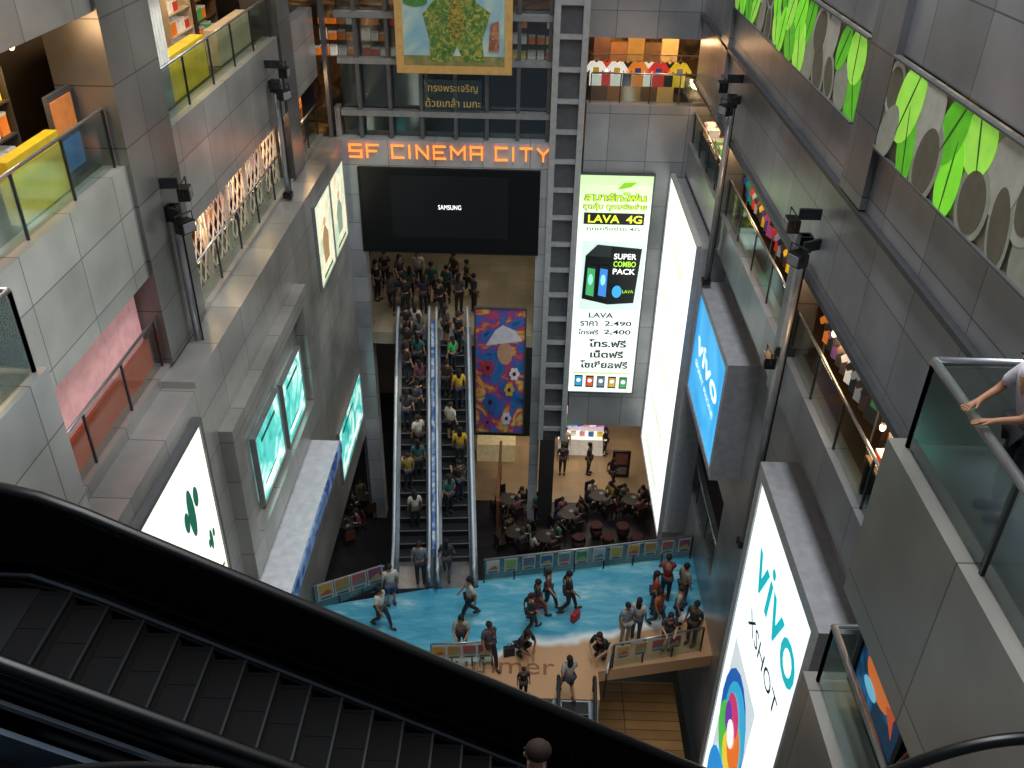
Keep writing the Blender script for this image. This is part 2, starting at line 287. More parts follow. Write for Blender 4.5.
b.rect(.08,.8,.92,.848,BK,'brand_band'); b.text('LAVA',.36,.807,.033,E('d8ea3a',1.1),wf=.44,off=.02); b.text('4G',.78,.807,.033,E('e8f04a',1),wf=.22,off=.02)
b.text('ทุกเครือข่าย 4G',.5,.77,.022,M('3a5a1c'),wf=.74,off=.01)
b.rect(.08,.42,.97,.73,E('bed2cc',.9),'picture_ground')
b.poly([(.12,.47),(.5,.445),(.5,.66),(.14,.665)],M('0c1012',.4),'pack_side'); b.poly([(.5,.445),(.88,.455),(.93,.7),(.5,.71)],M('14181a',.4),'pack_front'); b.poly([(.14,.665),(.5,.66),(.5,.71),(.3,.715)],M('30363a',.4),'pack_lid')
for u,c in ((.16,'3f9a5c'),(.34,'3a7ac8')): b.poly([(u,.478),(u+.14,.468),(u+.14,.62),(u+.01,.625)],M('22282c',.3),'phone'); b.poly([(u+.012,.49),(u+.128,.482),(u+.128,.607),(u+.02,.612)],E(c,.9),'phone_screen'); b.ell(u+.07,.56,.035,.025,E('8ae0c8',.9),'screen_art',10)
for t_,v_,c in (('SUPER',.655,'ffffff'),('COMBO',.622,'a8e040'),('PACK',.589,'ffffff')): b.text(t_,.7,v_,.025,E(c,1),wf=.32,off=.02)
b.ell(.62,.51,.07,.028,E('3a9ad0',.9),'box_art'); b.text('LAVA',.78,.505,.014,E('a8e040',1),wf=.16)
b.text('LAVA',.42,.387,.024,M('2a3a2a'),wf=.36,off=.02)
b.text('ราคา',.25,.347,.024,BK,wf=.26,off=.02); b.text('2,490',.68,.347,.026,BK,wf=.4,off=.02); b.text('โทรฟรี',.25,.307,.024,BK,wf=.3,off=.02); b.text('2,400',.68,.307,.026,BK,wf=.4,off=.02)
b.text('โทร.ฟรี',.55,.247,.038,BK,wf=.56,off=.03); b.text('เน็ตฟรี',.55,.194,.038,BK,wf=.5,off=.03); b.text('โซเชียลฟรี',.52,.142,.038,BK,wf=.72,off=.03)
b.rect(.05,.115,.95,.119,GRN,'rule')
for i,c in enumerate(('3a9ad0','d05a3a','6a7a8e','caa23a','4aa05a')):
    u=.09+i*.17; b.rect(u,.045,u+.12,.105,M('15171a',.4),'small_phone'); b.rect(u+.012,.052,u+.108,.098,E(c,.6),'small_phone_screen'); b.ell(u+.06,.08,.035,.01,E('e8ecec',.8),'small_phone_art',8)
XT=4.85; zt=P(690,226,x=XT).z; zb=P(652,500,x=XT).z; yn=P(698,246,x=XT).y
b=Board('lightbox_advert','tall narrow white lightbox on the right wall beside the phone advert','advertisement',(XT,YF-.1,zb),-Y_,YF-.1-yn,zt-zb,E('f2f6f0',1.25),M('a4a6a8',.4,.1),.06,.12)
struct(bx((XT+.13,yn+.15,zb+.1,XRW,YF-.05,zt-.1)),'trim_5',M('8a8c90',.4,.2))
for i in range(5): b.rect(.15,.06+i*.19,.75,.1+i*.19,E('dde4d0',1.05),'printed_block')
zt=P(705,292,x=XS).z; yf=P(705,292,x=XS).y; yn=P(735,347,x=XS).y; zb=P(713,465,x=XS).z
BLU=ramp_mat('blue_glow',[(.3,'1f8fd0'),(.7,'4fb4e6')],scale=.35,em=1.1)
b=Board('blue_lightbox','blue lit phone advert in a deep grey box on the right wall','advertisement',(XS-.1,yf,zb),-Y_,yf-yn,zt-zb,BLU,M('9a9ca2',.45,.05),.22,.8)
b.text('vivo',.5,.5,.2,E('ffffff',1.2),wf=.75,off=.01); b.text('SMART PHONE',.5,.36,.055,E('ffffff',1.1),wf=.7)
zt=P(768,482,x=XS).z; yf=P(768,482,x=XS).y; yn=P(822,622,x=XS).y; zb=3.4
b=Board('white_lightbox','giant white lit phone advert low on the right wall with teal lettering','advertisement',(XS-.1,yf,zb),-Y_,yf-yn,zt-zb,E('e6f4f6',1.2),M('a8aaae',.4,.2),.3,.75)
b.text('vivo',.57,.815,.115,E('12a4ae',1),wf=.78,off=.01); b.text('XSHOT',.55,.715,.042,M('2a3a45'),wf=.62,off=.0)
b.poly([(.1,.02),(.62,.02),(.64,.62),(.12,.62)],E('ccd8de',.85),'phone')
for c,u,v,ru,rv in (('1a5aa8',.36,.44,.27,.15),('2fa4c8',.4,.46,.22,.11),('4ab84a',.32,.39,.2,.08),('e8c83a',.42,.37,.14,.055),('e0702a',.46,.43,.13,.065),('c03a6a',.36,.48,.12,.05),('6a3aa0',.3,.45,.07,.04),('f2f6f8',.39,.435,.07,.035),('1f8ad0',.3,.22,.17,.1),('38b45a',.42,.18,.14,.06),('e0902a',.36,.11,.12,.05)): b.ell(u,v,ru,rv,E(c,.9),'swirl')
# left lightboxes
X=XBD+.1; yn=9.4; zb=zbt-4.2
b=Board('cactus_lightbox','white lit advert with teal cactus drawing on the left wall above the black escalator','advertisement',(X,yn,zb),Y_,ybt-yn,4.2,E('f4f2e0',1.15),M('6a6c6e',.4,.5),.1,.12)
CG=M('147a62',em=.2)
for u,v,s in ((.76,.56,1.1),(.88,.36,.5),(.55,.45,.8)):
    b.ell(u,v+.12*s,.03*s,.12*s,CG,'cactus_stem'); b.ell(u-.055*s,v+.12*s,.022*s,.05*s,CG,'cactus_arm'); b.ell(u+.055*s,v+.16*s,.022*s,.05*s,CG,'cactus_arm')
b.rect(.76,.2,.94,.22,M('c8a03a'),'printed_line')
XB=XL2+.3; yb0=P(232,432,x=XB).y; yb1=P(306,290,x=XB).y; zt0=P(232,432,x=XB).z; zb0=zt0-4.2
struct(bx((XL2,yb0,zb0,XB,yb0+.5,zt0),(XL2,yb1-.5,zb0,XB,yb1,zt0),(XL2,yb0+.5,zt0-.45,XB,yb1-.5,zt0),(XL2,yb0+.5,zb0,XB,yb1-.5,zb0+.7)),'trim_2',clad('frame_clad','bcbab4','YZ'))
TEAL=ramp_mat('teal_glow',[(.3,'1f9a94'),(.46,'5fcabe'),(.58,'d4f2ea'),(.7,'4ab8b0')],scale=.9,em=1.0)
XB2=XL2+.12; GF=M('8a8c8c',.4,.4)
for i,(pn,pf) in enumerate((((254,440),(278,401)),((281,386),(298,348)))):
    y0=P(*pn,x=XB2).y; y1=P(*pf,x=XB2).y; z1=P(*pn,x=XB2).z
    b=Board('teal_lightbox',('nearer','farther')[i]+' of the two teal lit adverts in the grey frame on the left wall','advertisement',(XB2,y0,z1-1.9),Y_,y1-y0,1.9,TEAL,GF,.05,.1)
    b.rect(.12,.1,.88,.17,E('f4fbf8',1),'printed_band'); b.rect(.2,.8,.8,.85,M('1d6a64'),'printed_line'); b.rect(.12,.2,.6,.23,M('2a8a80',em=.3),'printed_line')
XB3=XL2+.06
y0=P(312,200,x=XB3).y; y1=P(341,150,x=XB3).y; z1=P(341,160,x=XB3).z; z0=P(322,290,x=XB3).z
CRM=ramp_mat('cream_glow',[(.35,'b8ccae'),(.55,'ece8cc'),(.7,'d8c8a8')],scale=1.1,em=.9)
for i in range(2):
    a0=y0+(y1-y0)*i/2+.05; a1=y0+(y1-y0)*(i+1)/2-.05
    b=Board('poster_lightbox',('nearer','farther')[i]+' of two pale green and cream lit posters high on the left wall','poster',(XB3,a0,z0),Y_,a1-a0,z1-z0,CRM,GF,.05,.06)
    b.poly([(.35,.2),(.65,.2),(.7,.5),(.55,.62),(.45,.62),(.3,.5)],M(('b8946a','9ab09a')[i],em=.5),'printed_figure'); b.ell(.5,.68,.08,.05,M('d8b090',em=.5),'printed_face'); b.rect(.2,.06,.8,.1,M('6a8a6a',em=.3),'printed_band')
y0=P(337,422,x=XB3).y; y1=P(359,371,x=XB3).y; z1=P(359,371,x=XB3).z; z0=P(341,490,x=XB3).z
b=Board('teal_poster','teal and white lit poster low on the left wall beside the escalators','poster',(XB3,y0,z0),Y_,y1-y0,z1-z0,TEAL,GF,.06,.06)
b.rect(.1,.1,.9,.18,E('f4fbf8',1),'printed_band'); b.rect(.15,.8,.6,.85,M('1d6a64'),'printed_line')
zc=P(303,452,x=XL2).z; yk1=P(303,452,x=XL2).y+.6; yk0=P(275,582,z=zc).y-.4
single(bx((XL2+.02,yk0,zc-.3,-5.4,yk1,zc)),'canopy',M('ccd0d4',.5,em=.06),'flat white canopy below the framed teal adverts on the left wall','canopy')
single(bx((-5.39,yk0,zc-.42,-5.35,yk1,zc)),'blue_banner',ramp_mat('bluebanner',[(.4,'2a4a9a'),(.6,'8fb4e0')],scale=1.5),'long narrow blue banner along the edge of the white canopy','banner')
# mural
mu=ramp_mat('mural_swirl',[(.28,'16306a'),(.4,'2a6aa8'),(.48,'5a4a9a'),(.54,'b03a50'),(.6,'c8a040'),(.7,'c8ccd8')],scale=.8,dist=2,em=.04)
YM=YF-.42; r=FR(476,309,524,432,YM)
b=Board('mural','tall colourful painted mural with flowers beside the right escalator','mural',(r[0],YM,r[2]),X_,r[1]-r[0],r[3]-r[2],mu,M('3a3a3c'),.05,.08)
b.ell(.6,.66,.16,.09,M('b88a70'),'painted_face'); b.poly([(.2,.72),(.95,.76),(.8,.84),(.55,.88),(.4,.84)],M('c8c4d0'),'painted_hat')
for u,v,c,s in ((.8,.5,'d8d4dc',.1),(.25,.55,'a83040',.12),(.7,.38,'c8a03a',.1),(.3,.28,'2a5aa0',.15),(.65,.15,'c8c8dc',.1),(.25,.12,'8a3a7a',.1)):
    for k in range(6): b.ell(u+s*.7*math.cos(k*1.047),v+s*.35*math.sin(k*1.047),s*.4,s*.2,M(c),'petal',10)
    b.ell(u,v,s*.3,s*.15,M('3a1a2a'),'flower_centre',10)
struct(bx((r[0]-.1,YM+.1,ZB-.4,RX0,YM+.12,ZU-.5)),'wall_mural',DARK)
# ---------------- escalator
def escalator(name,label,org,yaw,run,rise,wid,n,mdeck,mpanel,mrail,mstep,lo=1.2,hi=1.2,rr_=.05,edge='77777a',mplate=None,sw=.18,ribs=16):
    t=thing(name,label,'escalator',org,yaw); T=Matrix.Translation(org)@Matrix.Rotation(yaw,4,'Z')
    def zp(y):
        s=0
        for k in range(-3,4): s+=min(max((y+k*sw)/run,0),1)*rise
        return s/7
    N=int((run+lo+hi)/.3)+1; ys=[-lo+(run+lo+hi)*i/(N-1) for i in range(N)]
    def strip(x0,x1,a,bb):
        m=MB(); 
        for y in ys: m.v+=[V((x0,y,zp(y)+a)),V((x1,y,zp(y)+a)),V((x1,y,zp(y)+bb)),V((x0,y,zp(y)+bb))]
        for i in range(N-1):
            for k in range(4): m.f.append((4*i+k,4*i+(k+1)%4,4*i+4+(k+1)%4,4*i+4+k))
        m.f+=[(0,1,2,3),(4*N-4,4*N-3,4*N-2,4*N-1)]; return m
    h=wid/2
    part(strip(-h-.12,h+.12,-1.0,-.35),'truss',mdeck,t,True)
    for s in (-1,1):
        part(strip(s*h-.13,s*h+.13,-.4,.1),'skirt',mdeck,t,True)
        part(strip(s*h-.02,s*h+.02,.1,.92),'balustrade',mpanel,t,True)
        pts=[V((s*h,-lo+.1,.35)),V((s*h,-lo-.12,.45)),V((s*h,-lo-.2,.68)),V((s*h,-lo-.08,.88))]+[V((s*h,y,zp(y)+.95)) for y in ys]+[V((s*h,run+hi+.12,rise+.86)),V((s*h,run+hi+.2,rise+.65)),V((s*h,run+hi,rise+.4))]
        m=MB(); m.tube(pts,rr_,8); part(m,'handrail',mrail,t,True,True)
    dp=run/n; rs=rise/n
    sm=MB(); sm.box((-h+.14,0,-.25),(h-.14,dp,0))
    for k in range(ribs): x=-h+.17+k*(wid-.34)/(ribs-1); sm.box((x-.006,.01,0),(x+.006,dp,.005))
    sme=sm.mesh('step'); sme.materials.append(mstep)
    ye=bx((-h+.14,-.01,-.015,h-.14,.01,.01)).mesh('step_edge'); ye.materials.append(M(edge,.6))
    for i in range(n):
        o=bpy.data.objects.new('step',sme); COL.objects.link(o); o.parent=t; o.location=(0,i*dp,(i+1)*rs)
        q=bpy.data.objects.new('step_edge',ye); COL.objects.link(q); q.parent=o
    mp=mplate or STEEL
    part(bx((-h+.13,-lo,-.2,h-.13,0,.01)),'landing_plate',mp,t,True); part(bx((-h+.13,run,rise-.2,h-.13,run+hi,rise+.012)),'landing_plate',mp,t,True)
    return lambda i,xo=0,yo=.5: T@V((xo,(i+yo)*dp,(i+1)*rs+.012))
yawF=R(5.0); RUN=7.36
eb1=P(413,562,z=ZB); eb2=P(456,562,z=ZB)
LR=M('b4bfca',.35,.3); LD=M('5c646c',.4,.4); ES=M('232528',.5,.3)
e1=escalator('escalator','left escalator crowded with people rising towards the big screen',eb1,yawF,RUN,RISE,1.15,19,LD,GL,LR,ES,hi=.8)
e2=escalator('escalator','right escalator crowded with people rising beside the mural',eb2,yawF,RUN,RISE,1.15,19,LD,GL,LR,ES,hi=.8)
mid=(eb1+eb2)/2; Tm=Matrix.Translation(mid)@Matrix.Rotation(yawF,4,'Z'); m=MB()
for i in range(14):
    y=i*.6; z=min(y*.577,RISE)+.6
    m.v+=[Tm@V((-.06,y,z-.7)),Tm@V((.06,y,z-.7)),Tm@V((.06,y,z)),Tm@V((-.06,y,z))]
for i in range(13):
    for k in range(4): m.f.append((4*i+k,4*i+(k+1)%4,4*i+4+(k+1)%4,4*i+4+k))
m.f+=[(0,1,2,3),(52,53,54,55)]
single(m,'escalator_divider',ramp_mat('div',[(.4,'2f62b0'),(.55,'9fc4ea'),(.7,'e8eef4')],scale=2),'blue and white printed divider strip between the two far escalators','divider')
FGP=M('0c0e12',.18,.3); FGS=M('060607',1.0,0)
e3=escalator('escalator','large black foreground escalator descending across the lower left',V((3.13,4.5,Z4)),R(90),6.93,4,1.4,27,M('0a0a0c',.4,.2),FGP,M('020203',.4),FGS,.5,3.2,.055,'17181a',M('0a0a0b',.7),.12,4)
for (yy,o0,o1,th_,lb,mt) in ((5.09,.105,.13,.03,'far',M('5a646e',.35,.6)),(3.70,.62,.67,.03,'upper near',M('8a95a0',.25,.7)),(3.62,.16,.46,.04,'lower near',M('66788a',.35,.3))):
    m=MB(); N=18
    for i in range(N):
        y=i*.5; z=Z4+min(max(y,0)*.577,4); x=3.13-y
        m.v+=[V((x,yy,z+o0)),V((x,yy+th_,z+o0)),V((x,yy+th_,z+o1)),V((x,yy,z+o1))]
    for i in range(N-1):
        for k in range(4): m.f.append((4*i+k,4*i+(k+1)%4,4*i+4+(k+1)%4,4*i+4+k))
    m.f+=[(0,1,2,3),(4*N-4,4*N-3,4*N-2,4*N-1)]
    single(m,'metal_trim',mt,lb+' metal trim band running down the black foreground escalator','trim')
struct(bx((-6.5,0.6,Z5-.4,-1.0,3.5,Z5-.0)),'floor_near',M('1c1916',.4))
# ---------------- railings
def rail(label,p0,p1,n,h=1.0,glass=GL,hr=STEEL,group=None,hr_r=.03):
    p0,p1=V(p0),V(p1); t=thing('glass_railing',label,'railing',p0,0,group); u=(p1-p0).normalized(); w=V((-u.y,u.x,0))
    m=MB(); m.tube([p0+Z_*h,p1+Z_*h],hr_r,8); part(m,'handrail',hr,t,smooth=True)
    for i in range(n+1):
        q=p0+(p1-p0)*i/n; m=MB(); m.quadprism([q-u*.02-w*.02,q+u*.02-w*.02,q+u*.02+w*.02,q-u*.02+w*.02],Z_*(h-.02)); part(m,'post',DSTEEL,t)
    for i in range(n):
        a=p0+(p1-p0)*(i+.03)/n; c=p0+(p1-p0)*(i+.97)/n
        m=MB(); m.quadprism([a-w*.008,c-w*.008,c+w*.008,a+w*.008],Z_*(h-.1)); m.v=[v+Z_*.04 for v in m.v]; part(m,'glass_panel',glass,t)
    return t
rail('glass railing in front of the yellow shop at top left',(XL-.15,8.7,Z5),(XL-.15,14.9,Z5),4)
rail('glass railing past the grey column at top left by the yellow counters',(XL-.15,17.2,Z5),(XL-.15,25.5,Z5),5)
rail('glass railing in front of the pink wall and red partition',(XL-.1,8.7,Z4),(XL-.1,14.9,Z4),4)
rail('glass railing in front of the pale lattice screens',(XL-.1,17.2,Z4),(XL-.1,25.5,Z4),5)
rail('glass railing by the warmly lit shop at the far left corner',(XL-.15,27,Z4),(XL-.15,29.9,Z4),2)
rail('glass railing of the left balcony beside the foreground escalator',(-5.4,2.2,Z5),(-5.4,8.3,Z5),4,glass=GLF)
rail('short glass railing closing the end of the left balcony',(-7,8.3,Z5),(-5.4,8.3,Z5),1,glass=GLF)
rail('glass railing of the right wall shops nearest the camera',(XR4+.12,8,Z4),(XR4+.12,15.95,Z4),5)
rail('glass railing in front of the clothes racks on the right wall',(XR4+.12,16.55,Z4),(XR4+.12,23.5,Z4),4)
rail('glass railing of the right wall shop nearest the far corner',(XR4+.12,24.05,Z4),(XR4+.12,29.9,Z4),4)
rail('glass railing of the big right balcony, with round steel handrail',(3.85,2,Z5),(3.85,7.35,Z5),3,hr_r=.045,glass=GLR)
rail('end glass railing of the big right balcony',(3.85,7.35,Z5),(7.5,7.35,Z5),2,hr_r=.045,glass=GLR)
rail('glass railing of the lower right balcony by the blue picture screen',(3.85,2,Z4),(3.85,7.75,Z4),3,hr_r=.045,glass=GL)
rail('end glass railing of the lower right balcony',(3.85,7.75,Z4),(7.4,7.75,Z4),2)
xa=P(590,100,y=YF+.2).x; zpar=P(640,105,y=YF).z
rail('glass railing under the hanging shirts on the far wall',(xa,YF+.2,zpar),(XR4+.5,YF+.2,zpar),4,h=.95)
pr1=Bp+V((.0,-.12,0)); pr2=Cc+V((-.1,-.12,0))
rail('long glass railing hung with posters at the back edge of the blue floor',pr1,pr2,7)
rail('glass railing at the left end of the blue floor',A+V((.1,-.1,0)),P(386,589,z=ZB),3)
rail('glass railing around the stair opening at the near right of the sand floor',P(612,668,z=ZB),P(700,651,z=ZB),3)
rail('glass railing beside the down escalator at the edge of the sand floor',P(604,697,z=ZB),P(610,670,z=ZB),1)
rail('glass railing in the recess on the lower right wall',(XRW+.1,20.1,6.5),(XRW+.1,26.9,6.5),4)
pa=P(432,668,z=ZB); pb=P(492,665,z=ZB)
rail('short glass railing with white panels just above the foreground escalator',pa,pb,3)
ORD=['first','second','third','fourth','fifth','sixth','seventh','eighth','ninth','tenth','eleventh','twelfth','thirteenth','fourteenth','fifteenth','sixteenth','seventeenth','eighteenth']
pc=['b8b4a4','3a7a5a','a8554a','3a5a88','b89040','7a9a5a','98a4a8','884a6a','4a8088','a87a4a','6a5a80','a8a050']
def postrow(p0,p1,n,desc,grp,w=.42,h=.55,zo=.42):
    for i in range(n):
        q=p0+(p1-p0)*((i+.5)/n); u=(p1-p0).normalized(); O=q-u*w/2+V((u.y,-u.x,0))*.05+Z_*zo; c=pc[(i*5+n)%12]
        b=Board('railing_poster','%s small poster from the left %s'%(ORD[i],desc),'poster',O,u,w,h,M('b6b6b0'),None,depth=.01,group=grp)
        b.rect(.08,.3,.92,.92,M(c),'picture'); b.poly([(.1,.32),(.9,.32),(.7,.6),(.4,.5)],M(pc[(i*3+2)%12]),'motif'); b.rect(.15,.1,.85,.18,M('4a4a4a'),'caption')
postrow(pr1,pr2,12,'on the railing behind the blue floor','posters on the back railing')
postrow(A+V((.2,-.1,0)),P(384,589,z=ZB),4,'on the railing left of the escalators','posters on the left railing',.5,.7,.4)
postrow(pa,pb,4,'on the short railing above the foreground escalator','posters on the short railing')
postrow(P(612,668,z=ZB),P(680,654,z=ZB),4,'on the railing around the stair opening','posters on the stair railing',.4,.5)
m=MB(); s0=P(510,674,z=ZB); m.text('Summer',(P(496,674,z=ZB).x,s0.y,ZB+.005),X_,Y_,Z_,h=.62,w=3.4)
single(m,'floor_lettering',M('8a5c3e'),'brown lettering printed on the sand coloured floor','lettering')
escalator('escalator','small escalator going down at the near edge of the sand floor',V((P(575,700,z=ZB).x,n2.y-5.3,ZB-3)),0,5.2,3,1.0,13,LD,GL,M('1a1a1c'),ES,.3,.05)
struct(bx((n2.x+.1,10,2.0,XRW-.7,19.5,2.3)),'floor_lower',clad('slats','8a6a44','XY',bw=1.7,bh=.34,metal=0,joint=.12))
# ---------------- poles and floodlights
fl_house=MB().box((-.16,-.1,-.12),(.16,.12,.12)).mesh('h'); fl_lens=MB().box((-.13,-.12,-.09),(.13,-.1,.09)).mesh('l')
ym=MB(); ym.tube([(-.2,0,0),(-.2,0,.25),(.2,0,.25),(.2,0,0)],.015,6); fl_y=ym.mesh('y'); fb=MB().box((-.03,.1,.1),(.03,.5,.3)).mesh('b')
def flood(loc,rz,label): inst('floodlight',label,'light',[('housing',fl_house,BLK),('lens',fl_lens,M('7a7c80',.2)),('yoke',fl_y,DSTEEL),('arm',fb,DSTEEL)],loc,rz)
def pole(ptop,pbot,X,label,r_=.07):
    a=P(*ptop,x=X); c=P(*pbot,x=X); t=thing('lighting_pole',label,'pole',(X,a.y,c.z))
    m=MB(); m.tube([(X,a.y,c.z),(X,a.y,a.z)],r_,10); part(m,'pole',M('9a9ca0',.35,.5),t,smooth=True)
    m=MB(); m.box((X-.12,a.y-.12,a.z-.3),(X+.12,a.y+.12,a.z)); m.box((X-.12,a.y-.12,c.z),(X+.12,a.y+.12,c.z+.15)); part(m,'bracket',BLK,t)
    m=MB(); m.tube([(X+.1,a.y,a.z-.3),(X+.1,a.y,c.z)],.02,6); part(m,'cable',BLK,t)
    return a,c
a,c=pole((172,205),(207,348),XL+.2,'grey lighting pole beside the pale lattice on the left'); flood(a+V((.3,0,.25)),R(100),'black floodlight on top of the left lighting pole by the lattice'); flood(a+V((.3,-.3,-.3)),R(60),'black floodlight just under the top of the left lighting pole'); flood(c+V((.3,0,.1)),R(80),'black floodlight at the foot of the left lighting pole')
a,c=pole((274,80),(290,195),XL+.2,'grey lighting pole near the far left corner'); flood(a+V((.3,0,.2)),R(90),'black floodlight on the lighting pole near the far left corner'); flood(a+V((.3,-.3,-.3)),R(60),'black floodlight lower on the pole near the far left corner')
a,c=pole((733,95),(706,285),XR4-.2,'grey lighting pole beside the far right shops'); flood(a+V((-.3,0,.2)),R(-90),'black floodlight on the pole beside the far right shops'); flood(a+V((-.2,-.3,-.3)),R(-60),'black floodlight just under the top of the pole beside the far right shops')
a,c=pole((806,235),(738,530),XR4-.25,'long grey lighting pole beside the blue lit advert',.08); flood(a+V((-.3,0,.2)),R(-90),'black floodlight on top of the long right lighting pole'); flood(a+V((-.2,-.4,-.3)),R(-60),'black floodlight just under the top of the long right pole'); flood(P(768,360,x=XR4-.5),R(-90),'black floodlight halfway down the long right pole above the blue advert')
# ---------------- decorative green panels
def deco(y0,y1,label,seed,z0=ZR5+.02,z1=23.15):
    X=XR4-.1; t=thing('decorative_panel',label,'panel',(X,(y0+y1)/2,z0))
    part(bx((X,y0,z0,X+.05,y1,z1)),'backing',ramp_mat('deco_back%d'%seed,[(.35,'4a483e'),(.55,'767060'),(.7,'948660')],scale=1.5,em=.1),t)  # faint emission in the backing stands in for light from the shops behind
    m=MB()
    for z in (z0,z1-.03): m.box((X-.07,y0,z),(X,y1,z+.03))
    part(m,'frame',M('5c5e60',.4,.3),t)
    GS=[M('78d82e',.4,0,.5),M('55b422',.4,0,.38),M('96dc4c',.4,0,.45)]; WH=[M('a8a89e',.5,0,.1),M('94988a',.5,0,.08)]; random.seed(seed); i=0  # leaf and ring colours emit too, as if backlit
    def blob(cy,cz,ry,rz,a,off,k_=1.0):
        pts=[]
        for k in range(22):
            t_=2*math.pi*k/22; ey=ry*k_*math.cos(t_); ez=rz*k_*math.sin(t_)
            pts.append(V((X-off,min(y1,max(y0,cy+ey*math.cos(a)-ez*math.sin(a))),min(z1,max(z0,cz+ey*math.sin(a)+ez*math.cos(a))))))
        m=MB(); m.quadprism(pts,(-.003,0,0)); return m
    ncol=int((y1-y0)/.66)
    for a_ in range(ncol):
        for b_ in range(2):
            i+=1; cy=y0+(a_+.5+.3*(b_-.5))*(y1-y0)/ncol; cz=z0+(z1-z0)*(.28+.46*b_)+random.uniform(-.08,.08); ry=random.uniform(.26,.44); rz=random.uniform(.38,.62)
            cluster=math.sin(a_*1.0+seed)>-.3; green=random.random()<(.78 if cluster else .15); off=.012+.0035*(i%16); a=random.uniform(-.7,.7)
            part(blob(cy,cz,ry,rz,a,off),'leaf_shape' if green else 'ring_shape',GS[i%3] if green else WH[i%2],t)
            if green: part(blob(cy,cz,.018,rz*.9,a,off+.004),'leaf_vein',M('2f6a14'),t)
            elif i%3: part(blob(cy,cz,ry,rz,a,off+.004,.78),'ring_centre',M('5c584a',em=.1),t)
deco(7.7,yc0-.02,'long green leaf patterned panel nearest the camera at top right',3)
deco(yc1+.02,25.15,'green leaf patterned panel past the column at top right',8)
# ---------------- shop fittings
shelfA=[('side_panel',bx((-.8,-.2,0,-.76,.2,1.6)).mesh('s')),('side_panel',bx((.76,-.2,0,.8,.2,1.6)).mesh('s')),('back_panel',bx((-.76,.17,0,.76,.2,1.6)).mesh('s'))]
shm=bx((-.76,-.2,0,.76,.17,.03)).mesh('s')
boxm=bx((-.12,-.12,0,.12,.1,.26)).mesh('b'); lidm=bx((-.125,-.125,.26,.125,.105,.3)).mesh('b')
def shelf(loc,rz,col,goods,desc,rows=3):
    t=inst('display_shelf',desc,'shelf',[(n_,me,M(col)) for n_,me in shelfA],loc,rz)
    T=Matrix.Translation(loc)@Matrix.Rotation(rz,4,'Z')
    for k in range(3):
        o=bpy.data.objects.new('shelf',shm); COL.objects.link(o); o.parent=t; o.location=(0,0,.1+k*.5)
        if not shm.materials: shm.materials.append(M(col))
        o.material_slots[0].link='OBJECT'; o.material_slots[0].material=M(col)
        if k<3-rows: continue
        for i in range(5):
            if random.random()<.15: continue
            g=goods[(k+i//2)%len(goods)]; q=T@V((-.6+i*.3,0,.13+k*.5))
            inst('carton','small %s carton on the %s'%(g[1],desc),'box',[('carton_body',boxm,M(g[0],em=.4)),('lid',lidm,M('d0ccc0',em=.25))],q,rz,'cartons on the '+desc,(.85+.3*random.random(),1,.7+.5*random.random()))  # cartons emit a little so they look lit by the shop
OR=('d87a2a','orange');YE=('e0c02a','yellow');RE=('b8322a','red');BL=('2a6ab0','blue');WH_=('dcd8cc','white');GN=('4a9a4a','green');PK=('d88aa0','pink')
FX=R(90); FMX=R(-90)
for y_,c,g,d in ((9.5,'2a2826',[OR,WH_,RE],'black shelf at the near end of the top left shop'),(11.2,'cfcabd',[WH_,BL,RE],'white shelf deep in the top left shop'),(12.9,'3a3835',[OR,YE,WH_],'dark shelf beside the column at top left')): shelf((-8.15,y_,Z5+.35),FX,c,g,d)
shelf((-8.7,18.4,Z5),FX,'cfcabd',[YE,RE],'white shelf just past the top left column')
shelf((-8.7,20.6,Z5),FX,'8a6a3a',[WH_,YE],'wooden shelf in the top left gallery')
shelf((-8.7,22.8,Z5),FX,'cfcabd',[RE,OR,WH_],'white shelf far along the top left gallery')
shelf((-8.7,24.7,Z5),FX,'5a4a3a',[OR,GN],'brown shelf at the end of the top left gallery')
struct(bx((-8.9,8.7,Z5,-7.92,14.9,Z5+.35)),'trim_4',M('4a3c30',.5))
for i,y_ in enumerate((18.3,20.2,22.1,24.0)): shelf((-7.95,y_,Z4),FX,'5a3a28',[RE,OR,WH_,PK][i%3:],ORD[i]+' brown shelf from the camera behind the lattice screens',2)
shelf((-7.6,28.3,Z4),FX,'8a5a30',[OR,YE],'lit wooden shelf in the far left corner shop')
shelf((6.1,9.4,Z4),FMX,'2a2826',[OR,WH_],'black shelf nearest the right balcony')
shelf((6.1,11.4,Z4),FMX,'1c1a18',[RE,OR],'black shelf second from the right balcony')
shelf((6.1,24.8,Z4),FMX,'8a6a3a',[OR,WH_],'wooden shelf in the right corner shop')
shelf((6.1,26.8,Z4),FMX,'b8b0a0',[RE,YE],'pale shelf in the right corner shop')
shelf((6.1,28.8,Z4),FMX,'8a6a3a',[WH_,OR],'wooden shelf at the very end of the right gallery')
zg=P(450,64,y=31).z
for i,(px,g) in enumerate(((333,OR),(384,RE),(532,YE))):
    shelf((P(px,40,y=31.4).x,31.4,zg),0,'7a5a38',[g,WH_,OR],ORD[i]+' lit shelf from the left behind the far glass wall',3)
tbl=bx((-.7,-.22,.0,-.64,.22,.7),(.64,-.22,.0,.7,.22,.7)); tbl.box((-.66,-.02,.3),(.66,.02,.36)); tbl=tbl.mesh('l'); tbt=bx((-.72,-.25,.7,.72,.25,.74)).mesh('t')
